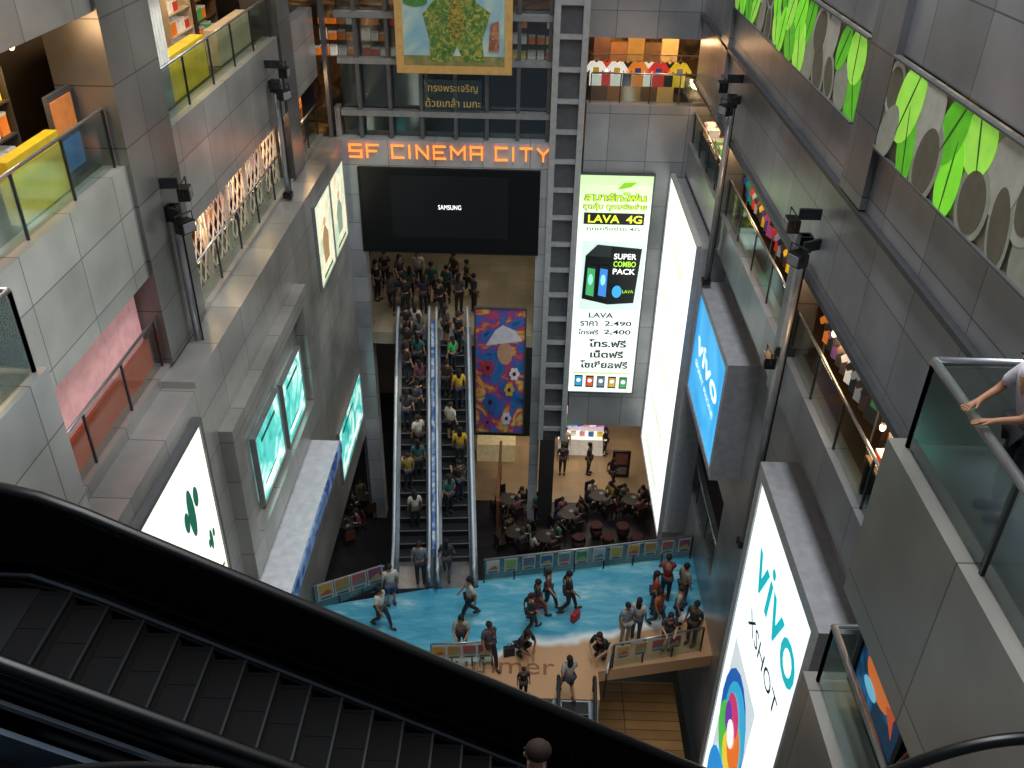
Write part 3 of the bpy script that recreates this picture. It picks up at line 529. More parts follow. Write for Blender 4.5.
def dtable(loc,rz,desc,gs):
    inst('display_table',desc,'table',[('tabletop',tbt,M('8a6a48')),('leg_frame',tbl,DARK)],loc,rz); T=Matrix.Translation(loc)@Matrix.Rotation(rz,4,'Z')
    for i in range(4): 
        g=gs[i%len(gs)]; inst('carton','small %s carton on the %s'%(g[1],desc),'box',[('carton_body',boxm,M(g[0],em=.4)),('lid',lidm,M('d0ccc0',em=.25))],T@V((-.52+i*.35,0,.745)),rz,'cartons on the '+desc,(1.1,1.2,.6+.4*(i%2)))  # same emissive cartons, shop lighting put into their colour
for i,(y_,gs) in enumerate(((9.2,[OR,WH_]),(10.9,[RE,WH_]),(25.0,[YE,RE]),(26.8,[OR,GN]),(28.5,[RE,WH_]))): dtable((5.72,y_,Z4),FMX,ORD[i]+' low table from the camera along the right railing',gs)
single(bx((-7.65,12.3,Z5,-7.45,13.9,Z5+.95)),'counter',M('c8aa20',.5,em=.15),'bright yellow counter behind the top left glass railing','counter')
single(bx((-7.65,10.4,Z5,-7.58,11.4,Z5+1.5)),'display_board',M('c8c4b8',.5,em=.15),'white display board beside the yellow counter at top left','board')
t=thing('display_board','black board with a tilted white notice at the near end of the top left shop','board',(-7.6,9.3,Z5)); part(bx((-7.65,8.8,Z5,-7.58,10.0,Z5+1.3)),'board_panel',M('1c1c1e',.4),t); part(bx((-7.58,9.0,Z5+.5,-7.56,9.8,Z5+1.1)),'notice',M('c8c4b8',em=.2),t)
t=thing('display_board','grey board with orange and blue posters beside the column at top left','board',(-7.6,14.4,Z5)); part(bx((-7.65,14.05,Z5,-7.58,14.85,Z5+1.4)),'board_panel',M('4a4a4c',.4),t); part(bx((-7.58,14.1,Z5+.75,-7.56,14.8,Z5+1.3)),'poster',M('c8783a',em=.25),t); part(bx((-7.58,14.1,Z5+.15,-7.56,14.8,Z5+.65)),'poster',M('3a6a9a',em=.25),t)
single(bx((-7.8,18.6,Z5,-7.5,21.3,Z5+.9)),'counter',M('c8ac28',.5,em=.2),'long yellow counter past the grey column at top left','counter')
single(bx((-7.8,22.2,Z5,-7.5,24.9,Z5+.8)),'counter',M('b0a080',.5,em=.15),'pale counter at the far end of the top left gallery','counter')
t=thing('radiator_panel','white ribbed panel standing at the top left gallery beside the yellow counter','panel',(-7.5,18.1,Z5))
for i in range(9): part(bx((-7.45,17.4+i*.16,Z5+.9,-7.38,17.5+i*.16,Z5+2.4)),'rib',M('e0ddd4',em=.3),t)
part(bx((-7.52,17.35,Z5,-7.45,18.85,Z5+2.4)),'backing',M('8a867c'),t)
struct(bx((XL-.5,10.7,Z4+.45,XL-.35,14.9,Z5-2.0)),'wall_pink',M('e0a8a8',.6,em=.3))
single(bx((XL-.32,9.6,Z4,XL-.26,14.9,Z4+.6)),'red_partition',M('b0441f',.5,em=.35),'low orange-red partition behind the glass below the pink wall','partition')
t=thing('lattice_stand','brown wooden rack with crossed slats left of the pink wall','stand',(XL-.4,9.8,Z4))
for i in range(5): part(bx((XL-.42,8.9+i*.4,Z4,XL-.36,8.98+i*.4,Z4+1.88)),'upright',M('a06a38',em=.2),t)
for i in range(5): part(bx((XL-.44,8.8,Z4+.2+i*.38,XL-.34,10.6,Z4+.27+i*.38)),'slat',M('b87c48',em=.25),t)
for i in range(5):
    y0=17.4+i*1.62; t=thing('lattice_screen',['nearest','second','middle','fourth','farthest'][i]+' pale wooden lattice screen along the left gallery','screen',(-7.35,y0+.7,Z4)); m=MB()
    for k in range(-3,6):
        for s in (1,-1):
            a0=y0+k*.36; pts=[]
            for zz in (0,1.75): pts.append((a0+zz*.55 if s>0 else a0+1.0-zz*.55,zz))
            (ya,za),(yb,zb_)=pts
            def cl(yv): return min(max(yv,y0),y0+1.45)
            if (ya<y0 and yb<y0) or (ya>y0+1.45 and yb>y0+1.45): continue
            def at(yv): return za+(yv-ya)*(zb_-za)/(yb-ya)
            A1=(cl(ya),at(cl(ya))); B1=(cl(yb),at(cl(yb)))
            m.tube([(-7.35,A1[0],Z4+.1+A1[1]),(-7.35,B1[0],Z4+.1+B1[1])],.022,4)
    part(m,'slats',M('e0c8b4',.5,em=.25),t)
    m=bx((-7.38,y0-.03,Z4,-7.32,y0+.03,Z4+1.85),(-7.38,y0+1.42,Z4,-7.32,y0+1.48,Z4+1.85),(-7.38,y0,Z4+1.8,-7.32,y0+1.45,Z4+1.85)); part(m,'frame',M('e0d0c0'),t)
gm=MB(); gm.quadprism([(-.2,0,0),(.2,0,0),(.2,0,.42),(.34,0,.3),(.4,0,.4),(.2,0,.62),(.08,0,.64),(0,0,.58),(-.08,0,.64),(-.2,0,.62),(-.4,0,.4),(-.34,0,.3),(-.2,0,.42)],(0,.05,0)); gar=gm.mesh('g')
hm=MB(); hm.tube([(-.15,.02,.62),(0,.02,.7),(.15,.02,.62)],.012,5); hm.tube([(0,.02,.7),(0,.02,.82)],.01,5); han=hm.mesh('h')
mot=bx((-.1,-.006,.3,.1,0,.48)).mesh('m')
CN={'c8322a':'red','e8e4da':'white','1f1f22':'black','2a4a8a':'blue','d8b02a':'yellow','3a7a4a':'green','b84a7a':'pink','8a8a8c':'grey','d87a2a':'orange','3a2a22':'brown','2a8a8a':'teal','5a3a6a':'purple'}
cols=list(CN)
def shirt(c,loc,rz,lab,grp,em=.3,sc=1): inst('shirt',lab,'shirt',[('cloth',gar,M(c,em=em)),('print',mot,M(cols[(cols.index(c)+3)%12],em=.2)),('hanger',han,STEEL)],loc,rz,grp,sc)  # cloth and print emit, standing in for shop lighting on the garments
zs=P(640,82,y=YF+1.0).z
for i,c in enumerate(('e8e4da','c8322a','e8e4da','1f1f22','d87a2a','e8e4da','c8322a','1f1f22','d8b02a')):
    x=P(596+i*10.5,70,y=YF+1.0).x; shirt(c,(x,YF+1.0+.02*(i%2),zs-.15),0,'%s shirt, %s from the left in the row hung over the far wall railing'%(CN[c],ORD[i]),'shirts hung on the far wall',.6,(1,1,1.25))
t=thing('clothes_rail','steel rail carrying the row of shirts on the far wall','rail',(4,YF+1.0,Z4)); m=MB(); zz=zs+.87; m.tube([(xa,YF+1.02,Z4),(xa,YF+1.02,zz),(XR4+1.2,YF+1.02,zz),(XR4+1.2,YF+1.02,Z4)],.02,6); part(m,'bar',STEEL,t)
for i in range(5): 
    c=('5a3a28','8a5a30','a07a3a','6a4a2a','c8a060')[i]; x=P(602+i*17,50,y=YF+2.2).x
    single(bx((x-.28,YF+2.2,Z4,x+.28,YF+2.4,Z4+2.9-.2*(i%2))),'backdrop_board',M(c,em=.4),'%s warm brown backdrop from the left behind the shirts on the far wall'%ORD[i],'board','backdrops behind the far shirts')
for j,(y0,nn) in enumerate(((12.4,10),(16.7,10),(20.2,10))):
    nm=['nearest','middle','farthest'][j]
    t=thing('clothes_rack',nm+' clothes rack behind the right wall railing','rack',(5.85,y0+1.2,Z4)); m=MB(); m.tube([(5.85,y0,Z4),(5.85,y0,Z4+1.5),(5.85,y0+3,Z4+1.5),(5.85,y0+3,Z4)],.02,6); part(m,'frame',STEEL,t)
    for i in range(nn):
        c=cols[(i*5+j*3)%12] if j else ('1f1f22','3a2a22','8a8a8c','1f1f22','e8e4da','3a2a22','1f1f22','5a3a6a','1f1f22','d87a2a')[i]; shirt(c,(5.85,y0+.2+i*.29,Z4+.68),R(-70),'%s garment, %s from the near end of the %s right wall clothes rack'%(CN[c],ORD[i],nm),'garments on the right wall racks',.4)
b=Board('picture_screen','glowing blue picture screen inside the lower right balcony','screen',(4.15,7.5,Z4+.35),-Y_,1.3,1.4,ramp_mat('fish_blue',[(.4,'0d2f4a'),(.6,'1f6a9a')],scale=1.2,em=.6),M('101012'),.08,.12)
b.ell(.45,.45,.3,.16,E('c86a2a',.7),'orange_fish'); b.ell(.5,.62,.16,.07,E('d8b83a',.7),'yellow_fin'); b.ell(.35,.28,.15,.06,E('6ab8d8',.7),'blue_wave'); b.poly([(.68,.45),(.9,.62),(.85,.45),(.9,.3)],E('b84a2a',.7),'tail')
# lamps
bulb=MB().ball((0,0,0),.05,.05,.07,10).mesh('b',smooth=True); cap=MB().lathe((0,0,.05),[(.03,0),(.05,.06),(.015,.1),(.012,.4)],8).mesh('c')
def lamp(loc,desc,pw=25,col=(1,.62,.3)):
    inst('pendant_lamp',desc,'lamp',[('bulb',bulb,M('ffd08a',.4,0,6)),('socket',cap,BLK)],loc)
    l=bpy.data.lights.new('shop_light','POINT'); l.energy=pw; l.color=col; l.shadow_soft_size=.25; o=bpy.data.objects.new('shop_light',l); COL.objects.link(o); o.location=V(loc)-V((0,0,.2))
for l,d,p in (((-7.6,10.5,23.0),'warm pendant lamp over the white board at top left',70),((-7.6,13.5,23.0),'warm pendant lamp over the yellow counter at top left',60),((-7.8,19,23.2),'warm pendant lamp over the long yellow counter',90),((-7.8,21.4,23.2),'warm pendant lamp in the middle of the top left gallery',70),((-7.8,24,23.2),'warm pendant lamp at the far end of the top left gallery',70),
  ((-7.25,10.2,18.3),'warm pendant lamp over the crossed brown rack',14),((-7.65,18.6,18.4),'warm pendant lamp behind the nearest lattice screens',50),((-7.65,21.2,18.4),'warm pendant lamp behind the middle lattice screens',50),((-7.65,24,18.4),'warm pendant lamp behind the farther lattice screens',50),((-7.3,28.4,18.6),'warm pendant lamp in the far left corner shop',60),
  ((5.7,9.6,18.1),'warm pendant lamp over the black shelf on the right',35),((5.6,11.6,18.0),'warm pendant lamp between the black shelves on the right wall',35),((5.6,14.4,18.1),'warm pendant lamp over the nearest right clothes rack',35),((5.6,17.8,18.3),'warm pendant lamp over the middle right clothes rack',50),((5.6,21.6,18.3),'warm pendant lamp over the farthest right clothes rack',50),((5.7,25.5,18.4),'warm pendant lamp near the far right corner',60),((5.7,28.4,18.4),'warm pendant lamp in the far right corner shop',60),
  ((-5.2,30.9,22.2),'leftmost warm pendant lamp behind the far glass wall',60),((-3.8,30.9,22.4),'second warm pendant lamp behind the far glass wall',40),((.4,30.9,22.3),'warm pendant lamp behind the far glass wall right of the painting',60),((2.6,31.4,20.0),'left warm pendant lamp over the hanging shirts',60),((4.6,31.4,20.0),'right warm pendant lamp over the hanging shirts',70)): lamp(l,d,p)
# ---------------- people
def skin_mesh(js,es,root=0,sub=1):
    bm=bmesh.new(); L=bm.verts.layers.skin.verify(); vs=[]
    for i,(p,r) in enumerate(js):
        v=bm.verts.new(p); v[L].radius=(r,r) if not isinstance(r,tuple) else r; v[L].use_root=(i==root); vs.append(v)
    for a,b in es: bm.edges.new((vs[a],vs[b]))
    me=bpy.data.meshes.new('sk'); bm.to_mesh(me); bm.free(); o=bpy.data.objects.new('sk',me); COL.objects.link(o)
    o.modifiers.new('s','SKIN').use_smooth_shade=True; s=o.modifiers.new('u','SUBSURF'); s.levels=sub; s.render_levels=sub
    bpy.context.view_layer.update(); dg=bpy.context.evaluated_depsgraph_get(); out=bpy.data.meshes.new_from_object(o.evaluated_get(dg)); bpy.data.objects.remove(o); out.materials.clear(); return out
def pose(kind):
    dz=0; lean=0; K={1:((.1,-.01,.49),(.1,.02,.09)),-1:((-.1,-.01,.49),(-.1,.02,.09))}
    Ar={1:((.23,.03,1.12),(.24,-.05,.88)),-1:((-.23,.03,1.12),(-.24,-.05,.88))}
    if kind=='walk':
        K={1:((.1,-.2,.53),(.1,-.3,.1)),-1:((-.1,.0,.48),(-.1,.3,.17))}; Ar={1:((.24,.12,1.14),(.25,.08,.9)),-1:((-.24,-.06,1.13),(-.25,-.22,.93))}
    if kind=='lean': Ar={1:((.23,-.16,1.14),(.14,-.38,1.06)),-1:((-.23,-.16,1.14),(-.14,-.38,1.06))}; lean=.12
    if kind=='phone': Ar={1:((.22,-.05,1.12),(.1,-.26,1.22)),-1:((-.23,.03,1.12),(-.24,-.05,.88))}
    if kind=='sit': dz=-.4; K={1:((.12,-.42,.52),(.12,-.38,.09)),-1:((-.12,-.42,.52),(-.12,-.38,.09))}; Ar={1:((.24,-.12,1.1),(.12,-.36,1.12)),-1:((-.24,-.12,1.1),(-.12,-.36,1.12))}; lean=.08
    if kind=='crouch': dz=-.55; K={1:((.13,-.32,.5),(.12,-.04,.1)),-1:((-.13,-.32,.5),(-.12,-.04,.1))}; Ar={1:((.25,-.25,1.12),(.12,-.42,.98)),-1:((-.25,-.25,1.12),(-.12,-.42,.98))}; lean=.25
    def U(p): x,y,z=p; return V((x,y-lean*max(0,z-.92)/.5,z+dz))
    J={'pel':((0,0,.93),(.135,.1)),'sp':((0,0,1.1),(.12,.09)),'ch':((0,0,1.28),(.15,.1)),'nb':((0,0,1.42),(.065,.06)),'nk':((0,-.005,1.48),(.05,.05)),'hd':((0,-.015,1.565),(.072,.088)),'cr':((0,0,1.64),(.065,.078)),'no':((0,-.115,1.56),.012)}
    js=[];ix={}
    def add(n,p,r): ix[n]=len(js); js.append((p,r))
    for n_,(p,r) in J.items(): add(n_,U(p),r)
    es=[('pel','sp'),('sp','ch'),('ch','nb'),('nb','nk'),('nk','hd'),('hd','cr'),('hd','no')]
    for s in (1,-1):
        t=str(s); add('sh'+t,U((s*.17,0,1.375)),.055); e,w_=Ar[s]; e=U(e); w_=U(w_); add('el'+t,e,.04); add('wr'+t,w_,.026)
        d=(w_-e).normalized(); side=d.cross(V((0,0,1)) if abs(d.z)<.8 else V((s,0,0))).normalized()
        pm=w_+d*.06; add('pa'+t,pm,(.034,.022)); es+=[('ch','sh'+t),('sh'+t,'el'+t),('el'+t,'wr'+t),('wr'+t,'pa'+t)]
        for k in range(4):
            L_=(.07,.08,.075,.06)[k]; o_=side*(k-1.5)*.02; a='f%d'%k+t; add(a,pm+o_+d*L_*.6,.0095); add(a+'e',pm+o_*1.1+d*L_+V((0,-.012,-.004)),.008); es+=[('pa'+t,a),(a,a+'e')]
        add('th'+t,w_+d*.035-side*.045,.011); add('te'+t,w_+d*.07-side*.055,.009); es+=[('wr'+t,'th'+t),('th'+t,'te'+t)]
        k_,a_=K[s]; add('hp'+t,V((s*.09,0,.88+dz)),.085); add('kn'+t,V(k_),.056); add('an'+t,V(a_),.036); add('to'+t,V(a_)+V((0,-.15,-.045)),.034); es+=[('pel','hp'+t),('hp'+t,'kn'+t),('kn'+t,'an'+t),('an'+t,'to'+t)]
    E_=lambda l:[(ix[a],ix[b]) for a,b in l]
    body=skin_mesh(js,E_(es))
    def sub(names,edges,g,repl={}):
        jj=[];mp={}
        for n_ in names:
            p,r=js[ix[n_]] if n_ not in repl else repl[n_]; r=(r,r) if not isinstance(r,tuple) else r; mp[n_]=len(jj); jj.append((p,(r[0]*1.08+g,r[1]*1.08+g)))
        return skin_mesh(jj,[(mp[a],mp[b]) for a,b in edges])
    rp={}
    for t in ('1','-1'): a=js[ix['sh'+t]][0]; b=js[ix['el'+t]][0]; rp['el'+t]=(a.lerp(b,.85),.046)
    top=sub(['ch','sp','pel','nb','sh1','el1','sh-1','el-1'],[('ch','sp'),('sp','pel'),('ch','nb'),('ch','sh1'),('sh1','el1'),('ch','sh-1'),('sh-1','el-1')],.014,{**rp,'nb':(js[ix['nb']][0]-V((0,0,.02)),.05)})
    leg=[('pel','hp1'),('hp1','kn1'),('kn1','an1'),('pel','hp-1'),('hp-1','kn-1'),('kn-1','an-1')]
    trs=sub(['pel','hp1','kn1','an1','hp-1','kn-1','an-1'],leg,.012)
    sho=sub(['pel','hp1','kn1','hp-1','kn-1'],[e for e in leg if 'an' not in e[1]],.02)
    sh_=[]
    for t in ('1','-1'):
        a=js[ix['an'+t]][0]; z=a.z-.09; sh_.append(MB().ball(V((a.x,a.y-.06,z+.045)),.05,.14,.05,10).mesh('s',smooth=True))
    hc=js[ix['hd']][0]; h1=MB().ball(hc+V((0,.022,.045)),.092,.108,.1,14); h1.f=[f for f in h1.f if not all((h1.v[i].y<hc.y-.045 and h1.v[i].z<hc.z+.06) or h1.v[i].z<hc.z-.05 for i in f)]
    h2=MB(); h2.v=[v.copy() for v in h1.v]; h2.f=list(h1.f); h2.ball(hc+V((0,.085,-.09)),.09,.045,.19,10)
    ey=MB(); 
    for s in (1,-1): ey.ball(hc+V((s*.034,-.088,.02)),.014,.01,.01,6)
    return dict(body=body,top=top,trousers=trs,shorts=sho,shoes=sh_,hair=h1.mesh('h',smooth=True),long=h2.mesh('h',smooth=True),eyes=ey.mesh('e'))
POSE={k:pose(k) for k in ('stand','walk','lean','phone','sit','crouch')}
SK=[M('a87858',.6),M('946442',.6),M('c09478',.6)]
cnt=[0]
def person(loc,rot,kind,tc,bc,label,long=False,shorts=False,group=None,sc=None):
    p=POSE[kind]; cnt[0]+=1; i=cnt[0]
    parts=[('body',p['body'],SK[i%3]),('top',p['top'],M(tc)),('shorts' if shorts else 'trousers',p['shorts' if shorts else 'trousers'],M(bc)),('shoe',p['shoes'][0],M('2a2624')),('shoe',p['shoes'][1],M('2a2624')),('hair',p['long' if long else 'hair'],M(('15110f','1f1612','2c1d15')[i%3],.8)),('eyes',p['eyes'],M('120c0a'))]
    return inst('person',label,'person',parts,loc,R(rot),group,sc or (.96+.03*(i%4)))
bag=MB().box((-.16,-.07,0),(.16,.07,.34)).mesh('b'); bh=MB(); bh.tube([(-.08,0,.34),(-.06,0,.48),(.06,0,.48),(.08,0,.34)],.012,6); bh=bh.mesh('h')
def bagat(px,py,z,c,lab): inst('bag',lab,'bag',[('bag_body',bag,M(c)),('handle',bh,BLK)],P(px,py,z=z),random.random()*3)
fl=[(382,627,'walk',60,'c8c4ba','2a2c34',1,0,'person in a white top walking at the left end of the blue floor'),
(392,605,'stand',200,'c8c4ba','3a4a6a',0,1,'person in a white shirt and blue shorts standing by the left poster railing'),
(470,619,'walk',-70,'b8b4ac','1f1f22',1,0,'person in a pale top striding alone below the escalators'),
(537,618,'walk',90,'2a2a2e','7a2a2a',0,0,'person in a black top and dark red trousers on the blue floor'),
(547,609,'walk',80,'6a3a34','2a2a30',1,0,'person in a brown top just behind the dark red trousers'),
(567,612,'walk',100,'1f1f22','26262a',0,0,'person all in black with a red bag in the middle of the blue floor'),
(520,652,'crouch',40,'1a1a1c','1f1f22',1,0,'person in black crouching near the shore print'),
(530,632,'walk',120,'2a2a30','1f1f24',0,0,'person in dark clothes walking behind the crouching person'),
(462,652,'lean',0,'9a968e','2a2a30',1,0,'person in a pale top leaning at the short railing'),
(489,664,'walk',30,'4a4a56','1f1f24',0,0,'person in grey walking at the right end of the short railing'),
(602,654,'crouch',-30,'141416','1a1a1c',1,0,'person in black crouching on the right part of the blue floor'),
(624,642,'stand',20,'7a90a0','98948a',0,0,'person in a light blue shirt standing by the stair opening'),
(635,638,'stand',160,'b8b4aa','3a4a5a',1,0,'person in a white top next to the light blue shirt'),
(652,612,'stand',90,'a8322a','2a2a30',1,0,'person in a bright red top near the back railing on the right'),
(664,600,'lean',180,'7a2a26','1f1f24',0,0,'person in a dark red top leaning on the back railing'),
(656,628,'walk',40,'a85a3a','3a3a40',1,0,'person in an orange-red top walking near the right wall'),
(676,626,'stand',70,'a8a090','2a3a5a',0,1,'person in a cream top and blue shorts by the right wall'),
(681,604,'stand',120,'8a867c','26262a',0,0,'person in a beige top at the right end of the back railing'),
(690,644,'stand',-40,'2a3a34','1f1f22',0,0,'person in dark green by the right wall next to the stair opening'),
(665,648,'lean',0,'3a3a40','2a2a2e',1,0,'person in charcoal leaning at the stair railing'),
(567,697,'walk',200,'9a928a','2a2c3a',1,1,'person in a beige top walking on the sand floor'),
(523,697,'stand',10,'1c1c20','1f1f22',0,0,'person in black standing on the sand floor near the escalator'),
(421,583,'stand',180,'6a747f','2a2a30',0,0,'person in a grey-blue top at the foot of the left escalator'),
(447,577,'walk',180,'2a2a2e','3a3a44',1,0,'person in black stepping onto the right escalator')]
for px,py,k,r_,tc,bc,lo,sh,lab in fl: person(P(px,py,z=ZB)+Z_*.005,r_,k,tc,bc,lab,lo,sh,sc=.72 if px==523 else None)
bagat(575,620,ZB,'b8281e','bright red bag beside the person all in black'); bagat(509,655,ZB,'1f1f22','black bag beside the crouching person near the shore print'); bagat(480,674,ZB,'9a8a6a','tan bag by the short railing')
tc=['1f1f22','4a4a4e','26304a','b8b4aa','3a2a22','245a5a','1f1f22','2a2a3a','1f1f22','6a3a4a','8a7a2a','3a5a44']
TN={'1f1f22':'black','4a4a4e':'grey','26304a':'dark blue','b8b4aa':'white','3a2a22':'brown','245a5a':'teal','2a2a3a':'navy','6a3a4a':'maroon','8a7a2a':'mustard','3a5a44':'green','e8e4da':'cream','c8322a':'red','2f9a50':'bright green','c8a22a':'yellow'}
def riders(desc,e,steps,seed):
    random.seed(seed)
    for k,st in enumerate(steps):
        s,xo=st[:2]; c=st[2] if len(st)>2 else tc[(k*7+seed)%12]; person(e(s,xo,random.uniform(.3,.7)),180+random.randint(-50,50),random.choice(('stand','stand','phone')),c,('1f1f24','242838','2a2a2c')[k%3],'person in a %s top on the %s, %s from the bottom'%(TN[c],desc,ORD[k]),k%2==0,k%5==3,'people riding the '+desc,random.uniform(.9,1.03))
riders('left escalator',e1,[(2,.1,'b8b4aa'),(5,-.15),(6,.2),(8,.2,'b8b4aa'),(10,-.2),(11,.15),(13,.22),(14,-.2),(15,.2,'245a5a'),(16,-.2),(17,.2),(18,-.25),(18,.1)],3)
riders('right escalator',e2,[(3,-.2),(4,.15),(7,.2,'c8a22a'),(9,-.1,'b8b4aa'),(12,.2,'c8a22a'),(13,-.2),(15,0,'2f9a50'),(17,.22),(18,-.22)],5)
UP=[(378,300,'stand',60,'1f1f22',1),(386,287,'stand',20,'1f1f22',0),(393,311,'walk',0,'4a4a4e',1),(401,293,'walk',40,'26304a',1),(406,316,'stand',170,'1f1f22',0),(411,303,'walk',180,'3a5a44',1),(419,288,'stand',10,'b8b4aa',1),(424,314,'stand',200,'2a2a3a',1),(432,302,'stand',190,'245a5a',0),(440,317,'walk',150,'1f1f22',0),(447,303,'phone',170,'245a5a',0),(454,290,'walk',-60,'3a2a22',0),(459,314,'stand',160,'4a4a4e',1),(467,296,'walk',90,'1f1f22',0),(474,312,'stand',120,'26304a',0)]
for i,(px,py,k,r_,c,lo) in enumerate(UP):
    q=P(px,py,z=ZU)
    if q.y<YF+.1: q=V((q.x,YF+.2+.15*(i%3),ZU))
    person(q,r_,k,c,'1f1f24','person in a %s top, %s from the left in the upper floor crowd'%(TN[c],ORD[i]),lo)
person(e3(11,-.25,.5),-90,'stand','0c0d12','101014','person with black hair riding down the foreground escalator at the bottom edge',sc=.95)
person((4.3,6.35,Z5),-90,'lean','c8c4cc','2a2a30','person in a pale top leaning at the big right balcony railing')
person((4.35,5.75,Z4),-80,'lean','1c1c20','1f1f24','person in black leaning on the lower right balcony railing')
# ---------------- ground floor restaurant
tt=MB().lathe((0,0,.72),[(.42,0),(.42,.03)],16).mesh('t'); tl=MB().lathe((0,0,.02),[(.04,0),(.035,.7)],8).mesh('l'); tb=MB().lathe((0,0,0),[(.25,0),(.22,.02)],12).mesh('b')
cs=bx((-.2,-.2,.42,.2,.2,.47)).mesh('s'); cb=bx((-.2,.17,.47,.2,.21,.9)).mesh('b'); cl_=[bx((x-.02,y-.02,0,x+.02,y+.02,.42)).mesh('l') for x in (-.17,.17) for y in (-.17,.17)]
stm=MB().lathe((0,0,.1),[(.2,0),(.26,.1),(.26,.3),(.2,.36)],14).mesh('s',smooth=True); stb=MB().lathe((0,0,0),[(.16,0),(.14,.1)],10).mesh('b')
bm_=MB().lathe((0,0,.26),[(.26,0),(.3,.12),(.29,.4),(.24,.42)],14)
bm_.f=[f for f in bm_.f if not all(bm_.v[i].y<-.05 for i in f)]; bkm=bm_.mesh('b')
plate=MB().lathe((0,0,0),[(.06,0),(.1,.02)],12).mesh('p')
def tset(px,py,desc,cc='281810',tcx='2e241c',ppl=(),n=4):
    q=P(px,py,z=0); q.z=0.02 if (q.y>g0.y and q.x>g0.x) else 0
    inst('cafe_table','round dark table '+desc,'table',[('tabletop',tt,M(tcx,.6)),('leg',tl,DSTEEL),('base',tb,DSTEEL)],q)
    inst('plate','white plate on the table '+desc,'plate',[('dish',plate,M('7a7a74'))],q+V((.1,.1,.755)))
    for k in range(n):
        a=k*2*math.pi/n+.5; d=V((math.cos(a),math.sin(a),0)); pos=q+d*.68; rz=math.atan2(d.y,d.x)-math.pi/2; wh=['right back','left back','left front','right front'][k]
        inst('chair','%s dark chair of the table %s'%(wh,desc),'chair',[('seat',cs,M(cc)),('backrest',cb,M(cc))]+[('leg',l,DARK) for l in cl_],pos,rz)
        if k in ppl:
            c=tc[(int(px)+k*5)%12]; person(pos+V((0,0,-.06))+d*-.02,math.degrees(rz),'sit',c,'1f1f24','person in a %s top seated %s at the table %s'%(TN[c],wh,desc),k%2==0)
tset(510,512,'by the timber screen',ppl=(0,2,3))
tset(515,545,'nearest the poster railing',ppl=(0,1,3))
tset(630,512,'close to the right wall',ppl=(0,1,2,3),cc='4a1e1a')
tset(598,508,'on the middle carpet',ppl=(0,1,2,3))
tset(568,526,'behind the tub chairs',ppl=(0,1,2,3))
tset(545,549,'left of the tub chairs',ppl=(0,2,3))
tset(345,535,'in the left corner',ppl=(0,3),cc='5a2a20')
tset(366,508,'left of the escalator foot',ppl=(1,2))
for i,(px,py) in enumerate(((578,549),(596,537),(608,548),(622,537),(636,548))):
    q=P(px,py,z=0); q.z=0
    inst('tub_chair','dark red rounded tub chair, %s from the left behind the poster railing'%ORD[i],'chair',[('seat',stm,M('32100f',.8)),('base',stb,BLK),('backrest',bkm,M('3c1211',.8))],q,R(i*47),'dark red tub chairs')
for i,(px,py,k) in enumerate(((562,474,'stand'),(588,474,'stand'),(611,487,'walk'),(537,522,'stand'),(655,505,'stand'),(564,458,'stand'),(604,455,'stand'))):
    q=P(px,py,z=0); q.z=.02 if q.y>g0.y else 0; c=tc[(i*5+2)%12]; person(q,i*70,k,c,'1f1f24','person in a %s top on the ground floor %s'%(TN[c],['left of the stall','in front of the stall','on the tan tiles','between the tables','at the right wall','by the left stall end','by the right stall end'][i]),i%2==0)
q=P(581,452,z=0)
t=thing('market_stall','white lit market stall on the tan tiles under the phone advert','stall',(q.x,q.y,.02))
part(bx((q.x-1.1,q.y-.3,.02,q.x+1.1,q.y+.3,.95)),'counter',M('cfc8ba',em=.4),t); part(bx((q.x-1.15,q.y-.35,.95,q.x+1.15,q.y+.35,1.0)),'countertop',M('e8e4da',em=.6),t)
part(bx((q.x-1.1,q.y+.9,.02,q.x+1.1,q.y+1.0,2.0)),'backdrop',M('b8a8c8',em=.8),t)  # counter, top and backdrop glow in place of light falling on the stall
for i in range(7): shirt(cols[i*5%12],(q.x-.9+i*.3,q.y+.75,1.0),R(20),'%s garment, %s from the left on the ground floor stall'%(CN[cols[i*5%12]],ORD[i]),'garments on the ground floor stall',.5)
for i in range(5): inst('carton','small %s carton, %s from the left on the white stall counter'%((RE,WH_,PK,BL,YE)[i][1],ORD[i]),'box',[('carton_body',boxm,M((RE,WH_,PK,BL,YE)[i][0],em=.3)),('lid',lidm,M('d0ccc0'))],(q.x-.85+i*.42,q.y,1.005),0,'cartons on the white stall counter')  # carton bodies glow slightly to look lit
q2=P(498,462,z=0); single(bx((q2.x-1,q2.y,.02,q2.x+.8,q2.y+.9,1.0)),'counter',M('c8b48a',em=.2),'pale wooden counter at the back of the ground floor below the mural','counter')
q2=P(612,477,z=0)
b=Board('standing_sign','dark framed standing board on the tan tiles at the right','sign',(q2.x,q2.y,.05),X_,.7,1.4,M('2a2420'),M('3a2418'),.06,.06); b.rect(.1,.5,.9,.95,M('7a4a3a',em=.1),'picture'); b.rect(.1,.1,.9,.4,M('68605a',em=.1),'text_block')
q=P(497,540,z=0); t=thing('timber_screen','brown timber slatted screen right of the escalators','screen',(q.x,q.y,0))
for i in range(9): part(bx((q.x-.04,q.y+i*.5,0,q.x+.04,q.y+i*.5+.12,2.0)),'slat',M('6a3f22'),t)
part(bx((q.x-.06,q.y,2.0,q.x+.06,q.y+4.2,2.12)),'top_rail',M('7a4a28'),t)
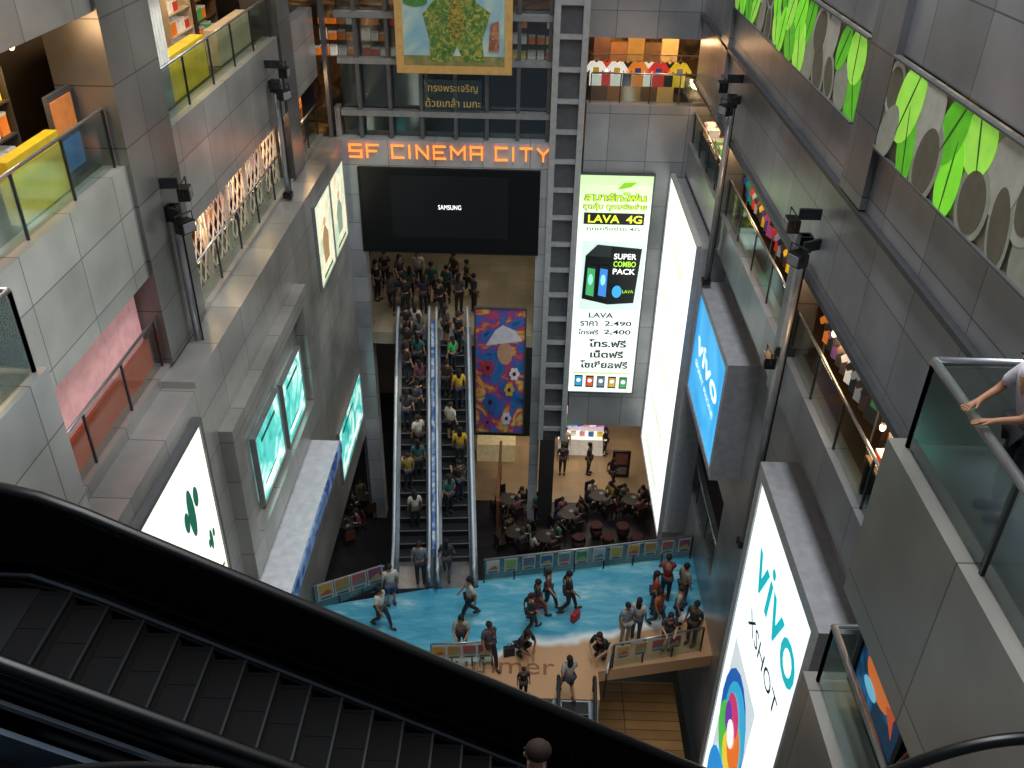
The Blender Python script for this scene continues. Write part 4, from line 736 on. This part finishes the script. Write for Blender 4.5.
def plant(loc,desc,s=1):
    t=thing('potted_plant',desc,'plant',loc); L_=V(loc); m=MB().lathe(L_,[(.12*s,0),(.17*s,.3*s),(.18*s,.32*s)],12); part(m,'pot',M('5a564c'),t)
    m=MB(); random.seed(int(L_.x*50))
    for i in range(22):
        a=random.random()*6.3; r0=.3*s*random.random()+.1; h=.35*s+random.random()*.3*s; b0=L_+V((0,0,.3*s)); tip=L_+V((r0*math.cos(a),r0*math.sin(a),.3*s+h)); md=(b0+tip)/2+V((0,0,.1*s)); w=V((-math.sin(a),math.cos(a),0))*.03*s
        m.add([b0,md+w,tip,md-w],[(0,1,2,3)])
    part(m,'leaves',M('1f3418',.5),t)
plant((-3.0,3.0,Z5),'leafy potted plant at the bottom left corner below the near handrail',.6); plant((-2.2,3.1,Z5),'smaller potted plant right of the bottom left corner plant',.5); plant((-3.6,2.9,Z5),'tallest potted plant at the very left of the bottom corner',.7)
m=MB(); m.tube([(-4+.2*i,2.7+.55*math.sin(i*.16),Z5+.55-.01*i) for i in range(16)],.03,8); single(m,'curved_handrail',BLK,'curved black handrail at the bottom left below the escalator','handrail',smooth=True)
m=MB(); m.tube([P(850+12*i,790-52*math.sin(min(i,15)*.1),y=3.6) for i in range(18)],.04,8); single(m,'curved_handrail',BLK,'curved black handrail crossing the bottom right corner','handrail',smooth=True)
# ---------------- lights
def area(loc,size,sy,pw,rot=(0,0,0),col=(1,1,1)):
    l=bpy.data.lights.new('added_area_light','AREA'); l.shape='RECTANGLE'; l.size=size; l.size_y=sy; l.energy=pw; l.color=col; o=bpy.data.objects.new('added_area_light',l); COL.objects.link(o); o.location=loc; o.rotation_euler=rot
area((2.0,14,36),4,22,3900,rot=(0,R(10),0),col=(.95,.97,1))  # unseen overhead light, added and tilted to brighten the left wall
area((-1.5,33.5,ZU+5.2),5,3,90,col=(1,.9,.72)); area((2.5,34,4.6),5,4,210,col=(1,.88,.7)); area((-4.5,26,9.0),2,4,20,col=(1,.8,.6)); area((3.8,16,4.3),2,3,25,col=(1,.85,.65))  # unseen fill lights added to brighten the areas beneath them
w=bpy.data.worlds.new('world'); bpy.context.scene.world=w; w.use_nodes=True; bg=w.node_tree.nodes['Background']; bg.inputs[0].default_value=(.6,.7,.85,1); bg.inputs[1].default_value=.13
